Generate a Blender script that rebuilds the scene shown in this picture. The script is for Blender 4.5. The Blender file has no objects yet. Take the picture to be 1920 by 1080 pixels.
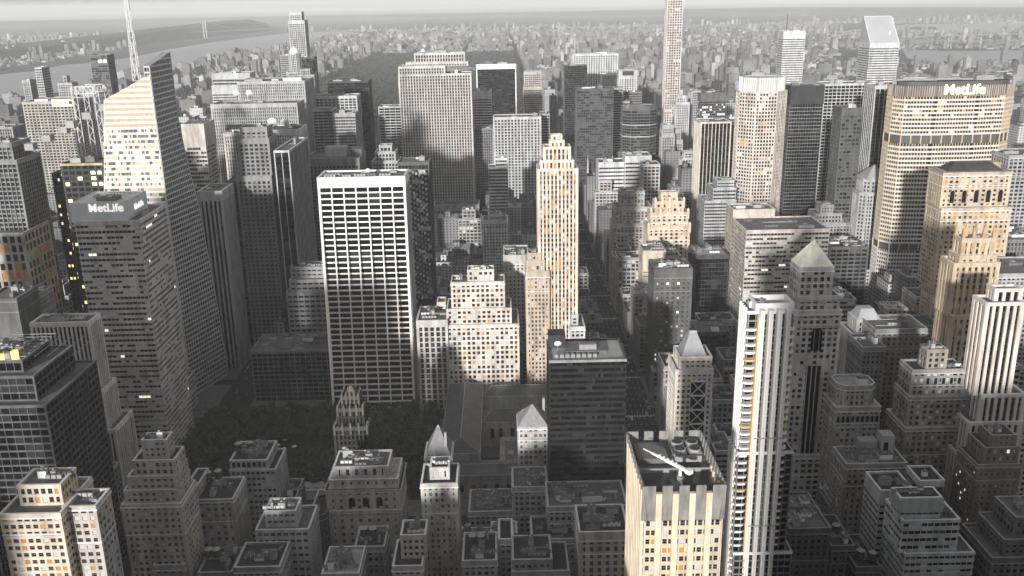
import bpy, bmesh, math, random
from mathutils import Vector, Matrix
random.seed(7)
R = math.radians
C = bpy.context.scene.collection
scene = bpy.context.scene
PI = math.pi

# ------------------------------------------------------------------ camera
FOC, YAW, PIT, ROL, CX, CY, CZ = 1737.64, 8.666e-3, .300744, -.0178473, -30.2, -10.7, 324.7
def ray(px, py):
    a, b = px - 960, py - 540
    c, s = math.cos(ROL), math.sin(ROL)
    sx, sy = c*a + s*b, -s*a + c*b
    x, y, z = sx, FOC*math.cos(PIT) - sy*math.sin(PIT), -FOC*math.sin(PIT) - sy*math.cos(PIT)
    return x*math.cos(YAW) + y*math.sin(YAW), -x*math.sin(YAW) + y*math.cos(YAW), z
def U(px, py, Y):                      # point of the photograph on the vertical plane y = Y
    x, y, z = ray(px, py); t = (Y - CY)/y
    return CX + t*x, CZ + t*z
def G(px, py, h=0):                    # point of the photograph on the level z = h
    x, y, z = ray(px, py); t = (h - CZ)/z
    return CX + t*x, CY + t*y
def PR(X, Y, Z):                       # world point to photograph pixel
    dx, dy, dz = X-CX, Y-CY, Z-CZ
    x = dx*math.cos(YAW) - dy*math.sin(YAW); y = dx*math.sin(YAW) + dy*math.cos(YAW)
    d = y*math.cos(PIT) - dz*math.sin(PIT); u = y*math.sin(PIT) + dz*math.cos(PIT)
    if d < 1: return None
    sx, sy = FOC*x/d, -FOC*u/d
    c, s = math.cos(ROL), math.sin(ROL)
    return 960 + c*sx - s*sy, 540 + s*sx + c*sy
camd = bpy.data.cameras.new('camera'); cam = bpy.data.objects.new('camera', camd); C.objects.link(cam)
camd.sensor_width = 36; camd.lens = 36*FOC/1920; camd.clip_start = 1; camd.clip_end = 90000
cam.location = (CX, CY, CZ)
cam.rotation_euler = (Matrix.Rotation(-YAW, 3, 'Z') @ Matrix.Rotation(PI/2 - PIT, 3, 'X') @ Matrix.Rotation(ROL, 3, 'Z')).to_euler()
scene.camera = cam
scene.render.resolution_x, scene.render.resolution_y = 1024, 576

# ------------------------------------------------------------------ sky, sun, exposure
SUN_AZ, SUN_EL = R(17), R(11.5)          # azimuth measured from grid south towards grid west
w = bpy.data.worlds.new("World"); scene.world = w; w.use_nodes = True
nt = w.node_tree; nt.nodes.clear()
sky = nt.nodes.new('ShaderNodeTexSky'); sky.sky_type = 'NISHITA'; sky.sun_disc = False
sky.sun_elevation = SUN_EL; sky.sun_rotation = PI + SUN_AZ; sky.air_density = 1.4; sky.dust_density = 3.0; sky.altitude = 300
bw = nt.nodes.new('ShaderNodeRGBToBW'); bg = nt.nodes.new('ShaderNodeBackground'); ow = nt.nodes.new('ShaderNodeOutputWorld')
bg.inputs[1].default_value = 0.15
cap = nt.nodes.new('ShaderNodeMath'); cap.operation = 'MINIMUM'; cap.inputs[1].default_value = 2.0   # evenly hazy sky: no bright rim
nt.links.new(sky.outputs[0], bw.inputs[0]); nt.links.new(bw.outputs[0], cap.inputs[0]); nt.links.new(cap.outputs[0], bg.inputs[0]); nt.links.new(bg.outputs[0], ow.inputs[0])
sl = bpy.data.lights.new('sun', 'SUN'); so = bpy.data.objects.new('sun', sl); C.objects.link(so)
sl.energy = 3.6; sl.angle = R(2.2); sl.color = (1, .965, .91)
sv = Vector((-math.sin(SUN_AZ)*math.cos(SUN_EL), -math.cos(SUN_AZ)*math.cos(SUN_EL), math.sin(SUN_EL)))
so.rotation_euler = sv.to_track_quat('Z', 'Y').to_euler(); so.location = (0, -200, 700)
scene.view_settings.view_transform = 'Standard'; scene.view_settings.look = 'None'
scene.view_settings.exposure = 0.8; scene.view_settings.gamma = 1
scene.cycles.volume_bounces = 1; scene.cycles.max_bounces = 5

# ------------------------------------------------------------------ materials
MC = {}
def wall_mat(col, rough=.85, grime=.5, scale=.16):
    key = ('w', col, rough, grime)
    if key in MC: return MC[key]
    m = bpy.data.materials.new('masonry'); m.use_nodes = True; n = m.node_tree; b = n.nodes['Principled BSDF']
    tc = n.nodes.new('ShaderNodeTexCoord'); mp = n.nodes.new('ShaderNodeMapping'); mp.inputs['Scale'].default_value = (1, 1, .25)
    nz = n.nodes.new('ShaderNodeTexNoise'); nz.inputs['Scale'].default_value = scale; nz.inputs['Detail'].default_value = 8; nz.inputs['Roughness'].default_value = .7
    r = n.nodes.new('ShaderNodeValToRGB')
    r.color_ramp.elements[0].position = .32; r.color_ramp.elements[1].position = .68
    r.color_ramp.elements[0].color = tuple(c*(1-grime) for c in col) + (1,)
    r.color_ramp.elements[1].color = tuple(min(c*(1+grime*.25), .9) for c in col) + (1,)
    L = n.links.new
    L(tc.outputs['Object'], mp.inputs[0]); L(mp.outputs[0], nz.inputs['Vector']); L(nz.outputs[0], r.inputs[0]); L(r.outputs[0], b.inputs['Base Color'])
    b.inputs['Roughness'].default_value = rough; b.inputs['Specular IOR Level'].default_value = .3
    MC[key] = m; return m
def glass_mat(col, rough=.2, spec=.22, emit=0, metal=0):
    key = ('g', col, rough, spec, emit, metal)
    if key in MC: return MC[key]
    m = bpy.data.materials.new('glass_pane'); m.use_nodes = True; b = m.node_tree.nodes['Principled BSDF']
    b.inputs['Base Color'].default_value = col + (1,); b.inputs['Roughness'].default_value = rough
    b.inputs['Specular IOR Level'].default_value = spec; b.inputs['Metallic'].default_value = metal
    if emit: b.inputs['Emission Color'].default_value = col + (1,); b.inputs['Emission Strength'].default_value = emit
    MC[key] = m; return m
def g3(v, warm=0):                     # a grey that stays neutral under the warm low sun; warm > 0 gives buff stone, partly standing in for golden sunlight
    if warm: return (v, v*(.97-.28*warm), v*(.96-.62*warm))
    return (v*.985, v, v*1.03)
DK = glass_mat((.012, .012, .014)); DG = glass_mat((.03, .032, .036)); MG = glass_mat((.08, .085, .09), .25)
BL = glass_mat((.46, .47, .49), .5, .3); OR = glass_mat((.52, .21, .03), .45, .35); LIT = glass_mat((1, .78, .34), .5, .2, .9)  # OR: orange tint stands in for golden glints on the panes
LITW = glass_mat((1, .93, .8), .5, .2, .5); BK = glass_mat((.006, .006, .007), .12, .25)
GL = {  # panes of a facade and how often each kind turns up
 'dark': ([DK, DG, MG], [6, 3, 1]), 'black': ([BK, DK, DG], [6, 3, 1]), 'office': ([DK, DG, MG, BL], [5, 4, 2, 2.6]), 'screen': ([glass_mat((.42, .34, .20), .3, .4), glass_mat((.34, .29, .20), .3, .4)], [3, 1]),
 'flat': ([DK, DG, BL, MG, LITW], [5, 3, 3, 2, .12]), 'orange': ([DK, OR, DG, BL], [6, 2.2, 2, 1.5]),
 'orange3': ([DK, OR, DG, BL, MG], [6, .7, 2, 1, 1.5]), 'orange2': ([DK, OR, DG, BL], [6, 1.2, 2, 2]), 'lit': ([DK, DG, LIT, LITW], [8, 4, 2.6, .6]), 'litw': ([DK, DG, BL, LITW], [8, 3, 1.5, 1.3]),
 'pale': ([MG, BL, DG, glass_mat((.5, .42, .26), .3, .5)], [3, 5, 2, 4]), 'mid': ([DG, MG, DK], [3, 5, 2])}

# ------------------------------------------------------------------ mesh helpers
class MB:
    def __init__(s): s.v = []; s.f = []; s.m = []; s.mats = []
    def mi(s, m):
        if m not in s.mats: s.mats.append(m)
        return s.mats.index(m)
    def quad(s, pts, m):
        k = len(s.v); s.v.extend(pts); s.f.append(tuple(range(k, k+len(pts)))); s.m.append(s.mi(m))
    def prism(s, poly, z0, z1, m, top=None, bot=True):
        n = len(poly); k = len(s.v); i = s.mi(m)
        s.v.extend([(x, y, z0) for x, y in poly]); s.v.extend([(x, y, z1) for x, y in poly])
        for a in range(n):
            b = (a+1) % n; s.f.append((k+a, k+b, k+n+b, k+n+a)); s.m.append(i)
        s.f.append(tuple(range(k+n, k+2*n))); s.m.append(s.mi(top) if top else i)
        if bot: s.f.append(tuple(range(k+n-1, k-1, -1))); s.m.append(i)
    def box(s, x0, y0, z0, x1, y1, z1, m): s.prism([(x0, y0), (x1, y0), (x1, y1), (x0, y1)], z0, z1, m)
    def cyl(s, x, y, z0, z1, r0, r1, m, n=12):
        k = len(s.v); i = s.mi(m)
        for z, r in ((z0, r0), (z1, r1)):
            for a in range(n): s.v.append((x+r*math.cos(2*PI*a/n), y+r*math.sin(2*PI*a/n), z))
        for a in range(n):
            b = (a+1) % n; s.f.append((k+a, k+b, k+n+b, k+n+a)); s.m.append(i)
        s.f.append(tuple(range(k+n, k+2*n))); s.m.append(i); s.f.append(tuple(range(k+n-1, k-1, -1))); s.m.append(i)
    def bar(s, p, q, r, m, n=4):
        p, q = Vector(p), Vector(q); d = (q-p).normalized(); a = d.orthogonal().normalized(); b = d.cross(a)
        k = len(s.v); i = s.mi(m)
        for o in (p, q):
            for t in range(n):
                w_ = 2*PI*(t+.5)/n; s.v.append(tuple(o + a*math.cos(w_)*r + b*math.sin(w_)*r))
        for t in range(n):
            u = (t+1) % n; s.f.append((k+t, k+u, k+n+u, k+n+t)); s.m.append(i)
        s.f.append(tuple(range(k+n-1, k-1, -1))); s.m.append(i); s.f.append(tuple(range(k+n, k+2*n))); s.m.append(i)
    def pyr(s, poly, z0, apex, m):
        k = len(s.v); n = len(poly); i = s.mi(m)
        s.v.extend([(x, y, z0) for x, y in poly]); s.v.append(apex)
        for a in range(n): s.f.append((k+a, k+(a+1) % n, k+n)); s.m.append(i)
        s.f.append(tuple(range(k+n-1, k-1, -1))); s.m.append(i)
    def build(s, name, parent=None, loc=None, warp=None, cut=None):
        if not s.f: return None
        vs = [warp(*p) for p in s.v] if warp else s.v
        me = bpy.data.meshes.new(name); me.from_pydata(vs, [], s.f)
        for m in s.mats: me.materials.append(m)
        me.polygons.foreach_set('material_index', s.m); me.update()
        if cut:
            bm = bmesh.new(); bm.from_mesh(me)
            for co, no in cut:
                bmesh.ops.bisect_plane(bm, geom=bm.verts[:]+bm.edges[:]+bm.faces[:], plane_co=co, plane_no=no, clear_outer=True)
            bm.to_mesh(me); bm.free()
            if not me.polygons: return None
        o = bpy.data.objects.new(name, me); C.objects.link(o)
        if parent: o.parent = parent
        if loc: o.location = loc
        return o
def thing(name, label, cat, loc, group=None, rz=0):
    o = bpy.data.objects.new(name, None); C.objects.link(o); o.location = loc; o.rotation_euler.z = rz
    o['label'] = label; o['category'] = cat
    if group: o['group'] = group
    o.empty_display_size = 1; return o
def tag(o, label, cat, group=None, kind=None):
    if label: o['label'] = label
    if cat: o['category'] = cat
    if group: o['group'] = group
    if kind: o['kind'] = kind
    return o
def struct(o, kind='structure'): o['kind'] = kind; return o

def off(poly, d):                      # outward mitred offset of a counter-clockwise polygon
    n = len(poly); out = []
    for i in range(n):
        p, c, q = Vector(poly[i-1]), Vector(poly[i]), Vector(poly[(i+1) % n])
        e1, e2 = (c-p).normalized(), (q-c).normalized()
        n1, n2 = Vector((e1.y, -e1.x)), Vector((e2.y, -e2.x))
        m = n1+n2; m = m/max(m.length_squared, .2)*2
        out.append((c.x+m.x*d, c.y+m.y*d))
    return out
def rect(x0, y0, x1, y1): return [(x0, y0), (x1, y0), (x1, y1), (x0, y1)]

ST = {  # bay width, floor height, pier width, spandrel height, pier and spandrel projection
 'grid': dict(bay=4, fh=4, pw=1.0, sh=1.5, pd=.6, sd=.4), 'punch': dict(bay=3.4, fh=3.7, pw=1.35, sh=1.55, pd=.45, sd=.4),
 'vert': dict(bay=3, fh=3.9, pw=1.2, sh=1.3, pd=.9, sd=.15), 'horiz': dict(bay=3, fh=3.9, pw=.3, sh=1.9, pd=.1, sd=.45),
 'glass': dict(bay=3, fh=4, pw=.18, sh=.5, pd=.16, sd=.1)}
FOOT = []                              # footprints already taken
def facade(F, bands, poly, z0, z1, s, wm, sm, gl, wins=None):
    """piers and spandrels go into F, one pane mesh per floor into bands (or single panes into wins)"""
    n = len(poly); mats, wt = GL[gl]
    nf = max(1, round((z1-z0)/s['fh'])); fh = (z1-z0)/nf
    for k in range(nf):                # spandrels: one slab per floor
        zz = z0+k*fh
        F.prism(off(poly, s['sd']), zz, zz+s['sh'], sm)
    for i in range(n):
        a, b = Vector(poly[i]), Vector(poly[(i+1) % n]); L = (b-a).length
        e = (b-a)/L; nm = Vector((e.y, -e.x))
        nb = max(1, round(L/s['bay'])); bw_ = L/nb
        if nm.y > .7:                  # the far side: plain wall
            F.quad([(a.x, a.y, z0), (b.x, b.y, z0), (b.x, b.y, z1), (a.x, a.y, z1)], wm); continue
        hw = s['pw']/2
        for j in range(1, nb):
            c = a+e*(j*bw_); o1 = c-e*hw; o2 = c+e*hw
            F.prism([(o1.x+nm.x*s['pd'], o1.y+nm.y*s['pd']), (o2.x+nm.x*s['pd'], o2.y+nm.y*s['pd']), (o2.x, o2.y), (o1.x, o1.y)], z0, z1, wm, bot=False)
        if wins is not None and L > 4:
            for k in range(nf):
                for j in range(nb):
                    c = a+e*((j+.5)*bw_)
                    wins.append((c.x, c.y, z0+k*fh+s['sh']+(fh-s['sh'])/2, bw_-s['pw'], fh-s['sh'], e, nm, random.choices(range(len(mats)), wt)[0], gl))
        for k in range(nf):
            zz = z0+k*fh+s['sh']-.1; zt = z0+(k+1)*fh+.05
            M = bands(k, z0)
            run = None
            for j in range(nb):
                p, q = a+e*(j*bw_), a+e*((j+1)*bw_)
                m = DK if wins is not None and L > 4 else (run if run and random.random() < .35 else random.choices(mats, wt)[0]); run = m
                M.quad([(p.x, p.y, zz), (q.x, q.y, zz), (q.x, q.y, zt), (p.x, p.y, zt)], m)
    pd = s['pd']+.06; cw = max(s['pw']*.8, .35)
    for i in range(n):                 # corner posts
        p, c, q = Vector(poly[i-1]), Vector(poly[i]), Vector(poly[(i+1) % n])
        e1, e2 = (c-p).normalized(), (q-c).normalized()
        n1, n2 = Vector((e1.y, -e1.x)), Vector((e2.y, -e2.x))
        if abs(e1.x*e2.y-e1.y*e2.x) < .3: continue
        o = Vector(off(poly, pd)[i]); A = c-e1*cw+n1*pd; B = c+e2*cw+n2*pd; D = c+e2*cw; E_ = c-e1*cw
        F.prism([tuple(A), tuple(o), tuple(B), tuple(D), tuple(c), tuple(E_)], z0, z1, wm, bot=False)
ROOFD = wall_mat((.06, .06, .062), .95, .5, .15); ROOFM = wall_mat((.16, .16, .165), .95, .4, .15); ROOFL = wall_mat((.36, .36, .37), .9, .3, .12)
METAL = wall_mat((.3, .3, .31), .5, .3, .4); WHITE = wall_mat((.72, .72, .74), .6, .15, .3); STEEL = wall_mat((.1, .1, .1), .6, .3, .4)

def roofstuff(root, x0, y0, x1, y1, z, amount, rnd=random):
    w_, d_ = x1-x0, y1-y0
    if w_ < 6 or d_ < 6 or amount <= 0: return
    if z < 130 and amount > 1: amount = int(amount*1.7)+1
    for i in range(amount):
        a = rnd.uniform(.08, .30)*w_; b = rnd.uniform(.08, .30)*d_; h = rnd.uniform(1.0, 4.6)
        cx_ = rnd.uniform(x0+a/2+1, x1-a/2-1); cy_ = rnd.uniform(y0+b/2+1, y1-b/2-1)
        M = MB(); m = rnd.choice([ROOFL, METAL, ROOFM, WHITE, ROOFL]); t = rnd.random()
        if t < .55:
            M.box(-a/2, -b/2, -.05, a/2, b/2, h, m); M.box(-a/2-.15, -b/2-.15, h, a/2+.15, b/2+.15, h+.25, ROOFM)
            M.box(-a*.2, -b*.2, h+.25, a*.1, b*.15, h+.9, METAL)
            M.build('bulkhead', root, (cx_, cy_, z))
        elif t < .85:
            k = rnd.randint(2, 5)
            for j in range(k):
                M.box(j*2.4-1.2*k, -1, .3, j*2.4-1.2*k+1.9, 1, 1.9, m); M.cyl(j*2.4-1.2*k+.95, 0, 1.9, 2.2, .75, .75, STEEL, 8)
            M.box(-1.25*k, -.7, -.02, 1.25*k, .7, .3, STEEL)
            M.build('air_handler', root, (cx_, cy_, z))
        else:
            M.bar((-a, 0, .4), (a, 0, .4), .35, METAL, 6); M.bar((a, 0, .4), (a, b, .4), .35, METAL, 6); M.box(a-.6, -.6, -.02, a+.6, .6, 1.6, METAL)
            M.build('duct', root, (cx_, cy_, z))
TOWERS = []                            # (label, root, px box, Y) for describing the small neighbours later
def building(name, label, Y, tiers, style='punch', wall=.3, warm=0, glass='office', span=None, top=3, roof=None,
             nband=True, win=False, stuff=3, warp=None, cut=None, cat='building', group=None, base=0, topm=None, bands_at=(), world=None, grime=.5, **kw):
    """tiers from the top down: (left px, right px, top px, offset behind Y, depth[, bottom z]); world=True reads metres instead"""
    s = dict(ST[style]); s.update(kw)
    if .14 < wall < .5: wall *= 1.25
    wm = wall_mat(g3(wall, warm), .85, grime); sm = wall_mat(g3(*span), .8, .3) if span else wm
    tm = topm or wm; rm = roof or ROOFM; cop = wall_mat(g3(min(.72, wall*1.3+.06)), .7, .25)
    T = []
    for t in tiers:
        if world: x0, x1, zt, y0, D = t[:5]
        else:
            y0 = Y+t[3]; x0, za = U(t[0], t[2], y0); x1, zb_ = U(t[1], t[2], y0); zt = (za+zb_)/2; D = t[4]
        T.append([x0, y0, x1, y0+D, zt, t[5] if len(t) > 5 else None, t[6] if len(t) > 6 else None])
    for i, t in enumerate(T):
        if t[5] is None: t[5] = T[i+1][4]-1.0 if i+1 < len(T) else base
    bx = T[-1]; ox, oy = (bx[0]+bx[2])/2, (bx[1]+bx[3])/2
    root = thing(name, label, cat, (ox, oy, base), group)
    for t in T:
        FOOT.append((t[0], t[1], t[2], t[3]))
    F = MB(); RFS = []; wins = [] if win else None; BD = {}
    def bands(k, z0):
        key = (round(z0, 1), k)
        if not nband: key = round(z0, 1)
        if key not in BD: BD[key] = MB()
        return BD[key]
    for t in T:
        x0, y0, x1, y1, zt, zb, shp = t
        x0 -= ox; x1 -= ox; y0 -= oy; y1 -= oy; zt -= base; zb -= base
        if shp:
            c = shp; wx, wy = x1-x0, y1-y0
            poly = [(x0+c*wx, y0), (x1-c*wx, y0), (x1, y0+c*wx), (x1, y1-c*wx), (x1-c*wx, y1), (x0+c*wx, y1), (x0, y1-c*wx), (x0, y0+c*wx)] if c > 0 else \
                   [(x0+wx/2+wx/2*math.sin(a)*1.0, y0+wy/2-wy/2*math.cos(a)) for a in [k*2*PI/16 for k in range(16)]]
        else: poly = rect(x0, y0, x1, y1)
        tp = min(top, (zt-zb)*.5)
        facade(F, bands, poly, zb, zt-tp, s, wm, sm, glass, wins)
        pd = max(s['pd'], s['sd'])+.12
        o_, i_ = off(poly, pd), off(poly, -.5); n = len(poly)
        for a in range(n):             # parapet: outer and inner skin, coping and underside
            b = (a+1) % n
            z_ = zt-tp
            F.quad([(*o_[a], z_), (*o_[b], z_), (*o_[b], zt), (*o_[a], zt)], tm)
            F.quad([(*i_[b], zt-1.3), (*i_[a], zt-1.3), (*i_[a], zt), (*i_[b], zt)], wm)
            F.quad([(*o_[a], zt), (*o_[b], zt), (*i_[b], zt), (*i_[a], zt)], cop)
            F.quad([(*poly[b], z_), (*o_[b], z_), (*o_[a], z_), (*poly[a], z_)], tm)
        Rf = MB(); Rf.quad([(x, y, zt-1.2) for x, y in off(poly, -.45)], rm); RFS.append(Rf)
        if style == 'punch' and zt-zb > 14 and not warp:
            for q, dz in ((0, tp+.1), (1, tp+3.9*(2+int(zt) % 3))):
                if zt-dz > zb+3: F.prism(off(poly, s['pd']+(.5 if q == 0 else .22)), zt-dz-.55, zt-dz+(.12 if q == 0 else 0), cop)
        for zf, zg, hgt in [(b_[0], b_[1], b_[2]) for b_ in bands_at]:
            if zb < zf < zt: F.prism(off(poly, s['pd']+zg), zf, zf+hgt, tm)
    if topm and tm is not wm: pass
    F.build('wall', root, None, warp, cut); [q.build('roof', root, None, warp, cut) for q in RFS]
    for k_, M in BD.items(): M.build('window_band' if nband and not win else ('floor_core' if win else 'glazing'), root, None, warp, cut)
    if win: panes(root, wins, ox, oy)
    t = T[0]
    if stuff: roofstuff(root, t[0]-ox+1, t[1]-oy+1, t[2]-ox-1, t[3]-oy-1, t[4]-1.2-base, stuff)
    for t, u in zip(T[1:], T[:-1]):    # a few things on the widest free strip of each lower roof
        for a, b in ((t[0], u[0]), (u[2], t[2])):
            if b-a > 9 and stuff: roofstuff(root, a-ox+1, t[1]-oy+1, b-ox-1, t[3]-oy-1, t[4]-1.2-base, 2)
    t0 = T[0]; p = PR((t0[0]+t0[2])/2, t0[1], t0[4])
    root['_px'] = 0; del root['_px']
    TOWERS.append((label, p, (t0[0]+t0[2])/2, t0[1], t0[4]))
    root_T = [[a-ox, b-oy, c-ox, d-oy, e-base, f_, g_] for a, b, c, d, e, f_, g_ in T]
    return root, root_T, (ox, oy)
PANE = {}
def pane_mesh(w_, h, mi, gl):
    key = (round(w_, 2), round(h, 2), mi, gl)
    if key not in PANE:
        M = MB(); m = GL[gl][0][mi]
        M.box(-w_/2+.08, -.10, -h/2+.1, w_/2-.08, -.02, h/2-.06, m)
        M.box(-w_/2, -.2, -h/2-.02, w_/2, .0, -h/2+.12, METAL); M.box(-w_/2, -.14, -.05, w_/2, -.02, .05, METAL)
        me = bpy.data.meshes.new('window'); me.from_pydata(M.v, [], M.f)
        for q in M.mats: me.materials.append(q)
        me.polygons.foreach_set('material_index', M.m); me.update(); PANE[key] = (me, M)
    return PANE[key]
def panes(root, wins, ox, oy):
    def vis(w_):
        x, y, z, pw_, ph, e, nm, mi, gl = w_
        d = Vector((CX-(x+ox), CY-(y+oy), CZ-z)); f = nm.x*d.x+nm.y*d.y
        p = PR(x+ox, y+oy, z)
        ins = p and 0 < p[0] < 1920 and 0 < p[1] < 1080
        return (1 if ins else 0)*f/d.length**3*pw_*ph if f > 0 else 0
    wins.sort(key=vis, reverse=True)
    rest = MB()
    for i, w_ in enumerate(wins):
        x, y, z, pw_, ph, e, nm, mi, gl = w_
        me, M = pane_mesh(pw_, ph, mi, gl); rz = math.atan2(e.y, e.x)
        if i < 100:
            o = bpy.data.objects.new('window', me); C.objects.link(o); o.parent = root
            o.location = (x, y, z); o.rotation_euler.z = rz
        else:
            hx, hy = e.x*(pw_/2-.08), e.y*(pw_/2-.08); q = .08
            rest.quad([(x-hx+nm.x*q, y-hy+nm.y*q, z-ph/2+.1), (x+hx+nm.x*q, y+hy+nm.y*q, z-ph/2+.1), (x+hx+nm.x*q, y+hy+nm.y*q, z+ph/2-.06), (x-hx+nm.x*q, y-hy+nm.y*q, z+ph/2-.06)], GL[gl][0][mi])
    r = rest.build('windows', root)
    if r: r['kind'] = 'stuff'
def text(body, size, mat, root, loc, rot, name='lettering', bold=.025, depth=.25):
    cu = bpy.data.curves.new(name, 'FONT'); cu.body = body; cu.size = size; cu.extrude = depth; cu.offset = bold*size
    cu.align_x = 'CENTER'; cu.align_y = 'CENTER'
    t = bpy.data.objects.new(name, cu); C.objects.link(t); bpy.context.view_layer.update()
    me = bpy.data.meshes.new_from_object(t.evaluated_get(bpy.context.evaluated_depsgraph_get()))
    bpy.data.objects.remove(t); o = bpy.data.objects.new(name, me); C.objects.link(o); me.materials.clear(); me.materials.append(mat)
    o.parent = root; o.location = loc; o.rotation_euler = rot; return o
B = building
# ------------------------------------------------------------------ towers, far to near
def spire(root, x, y, z0, z1, r, m=None, name='mast'):
    M = MB(); M.bar((x, y, z0), (x, y, z1), r, m or STEEL, 6); M.build(name, root)
def rooffence(root, t, h=2.2):
    M = MB(); x0, y0, x1, y1, z = t[:5]
    for (a, b, c, d) in ((x0, y0, x1, y0), (x0, y1, x1, y1), (x0, y0, x0, y1), (x1, y0, x1, y1)):
        M.bar((a, b, z+h), (c, d, z+h), .12, STEEL)
    n = 10
    for i in range(n+1):
        for y in (y0, y1): M.bar((x0+(x1-x0)*i/n, y, z), (x0+(x1-x0)*i/n, y, z+h), .1, STEEL)
    M.build('railing', root)
GOLD = glass_mat((.9, .62, .16), .5, .3)

# slender glass tower, left distance
r, T, o = B('glass_tower', 'tall slender dark glass tower rising alone above the river at upper left', 1880, [(543, 564, 22, 0, 22), (541, 570, 38, 0, 30)], 'vert', .42, 0, 'dark', bay=4, pw=1.2, top=7, stuff=1, bands_at=())
B('office_tower', 'small square dark tower just left of the domed tower', 1760, [(525, 541, 103, 0, 20)], 'horiz', .3, 0, 'dark', bay=5)
r, T, o = B('domed_tower', 'slim grey tower with a pale ribbed dome in front of the slender glass tower', 1700, [(540, 559, 100, 0, 22, None, .25), (536, 563, 135, 0, 28, None, .2)], 'vert', .36, 0, 'mid', stuff=0, bay=3)
M = MB(); t = T[0]; zz = t[4]; rad = (t[2]-t[0])/2
for k in range(6):
    a0, a1 = k*PI/12, (k+1)*PI/12
    M.cyl((t[0]+t[2])/2, (t[1]+t[3])/2, zz+rad*1.2*math.sin(a0), zz+rad*1.2*math.sin(a1), rad*math.cos(a0)*.97, max(.1, rad*math.cos(a1)*.97), WHITE, 16)
M.build('dome', r)
B('office_tower', 'narrow black tower right of the domed tower', 1800, [(565, 589, 107, 0, 26)], 'glass', .12, 0, 'black')
B('office_tower', 'low stepped tower with white top between the domed tower and the black slab', 1650, [(563, 580, 130, 0, 20), (560, 588, 140, 0, 26)], 'vert', .3, 0, 'dark')
# very tall square white grid tower (cut by the top of the picture)
r, T, o = B('residential_tower', 'pencil thin white concrete grid tower that runs out of the top of the picture', 1830, [(1257, 1286, -158, 0, 28.5)], 'grid', .66, .15, 'orange3', bay=4.75, fh=4.75, pw=1.5, sh=1.5, pd=.5, sd=.46, nband=False)
# tower with a slanting crown
r, T, o = B('slant_roof_tower', 'tall white tower with dark ribbon windows and a sloping wedge crown at upper right', 1590, [(1632, 1686, 80, 0, 48)], 'horiz', .62, 0, 'dark', fh=4, sh=2.1, top=9, stuff=0)
M = MB(); t = T[0]; x0, y0, x1, y1, z = t[:5]; h = 42
M.v = [(x0, y0, z), (x1, y0, z), (x1, y1, z), (x0, y1, z), (x0+1, y1-7, z+h), (x1-1, y1-7, z+h), (x1-1, y1, z+h), (x0+1, y1, z+h)]
M.f = [(0, 1, 5, 4), (1, 2, 6, 5), (2, 3, 7, 6), (3, 0, 4, 7), (4, 5, 6, 7)]; M.m = [0]*5; M.mats = [wall_mat((.42, .43, .46), .5, .2, .03)]
cr = M.build('sloping_crown', r)
M = MB()
for a, b in (((x0, y0, z), (x0+1, y1-7, z+h)), ((x1, y0, z), (x1-1, y1-7, z+h)), ((x0+1, y1-7, z+h), (x1-1, y1-7, z+h))): M.bar(a, b, .6, WHITE)
M.build('crown_edge', cr)
M = MB(); M.cyl(x1-12, y0+14, z+13, z+19, 1.6, 1.6, WHITE); M.build('roof_hatch', cr)
r, T, o = B('office_tower', 'white banded tower with a blank top and thin antenna left of the slanting crown', 1850, [(1470, 1510, 58, 0, 36)], 'horiz', .66, 0, 'dark', fh=4.4, sh=2.3, top=15)
spire(r, T[0][0]+14, 12, T[0][4], T[0][4]+32, .8, name='antenna')
r, T, o = B('office_tower', 'broad white tower of close vertical piers beyond the dark towers, top centre', 1950, [(1075, 1158, 101, 0, 32)], 'vert', .62, 0, 'dark', bay=5, pw=2.2, pd=1.6, top=4)
r, T, o = B('glass_slab', 'broad black glass slab framed by a white top band and white edges', 1890, [(894, 967, 120, 0, 34)], 'glass', .08, 0, 'black', top=10, topm=WHITE, bay=5)
M = MB(); t = T[0]
for x in (t[0], t[2]): M.box(x-1.6, -18.5, 0, x+.6, -15.6, t[4], WHITE)
M.build('edge_frame', r)
B('office_tower', 'slim pale grid tower right of the black glass slab', 1800, [(983, 1014, 134, 0, 24), (982, 1016, 163, -2, 30)], 'grid', .5, .2, 'mid', bay=4, top=6)
B('glass_tower', 'narrow black tower left of the white vertical pier tower, beside the avenue', 1790, [(1058, 1101, 123, 0, 32)], 'glass', .12, 0, 'black', top=1)
B('glass_tower', 'short dark block in front of the white vertical pier tower', 1780, [(1128, 1158, 138, 0, 30)], 'glass', .12, 0, 'dark')
r, T, o = B('postmodern_tower', 'pale stone tower with a notched top and tall arcade, right of the white pier tower', 1740, [(1161, 1194, 132, 0, 26)], 'vert', .5, 0, 'dark', bay=5, pw=2.6, top=16, stuff=0)
M = MB(); t = T[0]; M.box(t[0]+6, t[1]-.4, t[4]-9, t[2]-6, t[1]-1.6, t[4]-1, ROOFD); M.build('notch_opening', r)
B('office_tower', 'grey tower behind the broad dark tower, its blank wall to the avenue', 1500, [(1150, 1168, 165, 0, 25), (1150, 1180, 190, 0, 30)], 'horiz', .26, 0, 'dark')
B('office_tower', 'dark brown slab with flickering window grid right of the avenue, upper centre', 1420, [(1082, 1150, 166, 0, 34)], 'grid', .10, 0, 'mid', bay=3.2, pw=.5, sh=1.2, top=4)
B('office_tower', 'dark office block stepping down behind the round fronted tower', 1560, [(1170, 1203, 172, 0, 30)], 'horiz', .16, 0, 'dark')
r, T, o = B('round_tower', 'round fronted dark glass tower with three pale bands, upper centre right', 1270, [(1170, 1233, 200, 0, 42, None, .22)], 'glass', .14, 0, 'dark', top=6, bay=4, sh=1.3, span=(.12,), stuff=5)
M = MB(); t = T[0]
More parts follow.
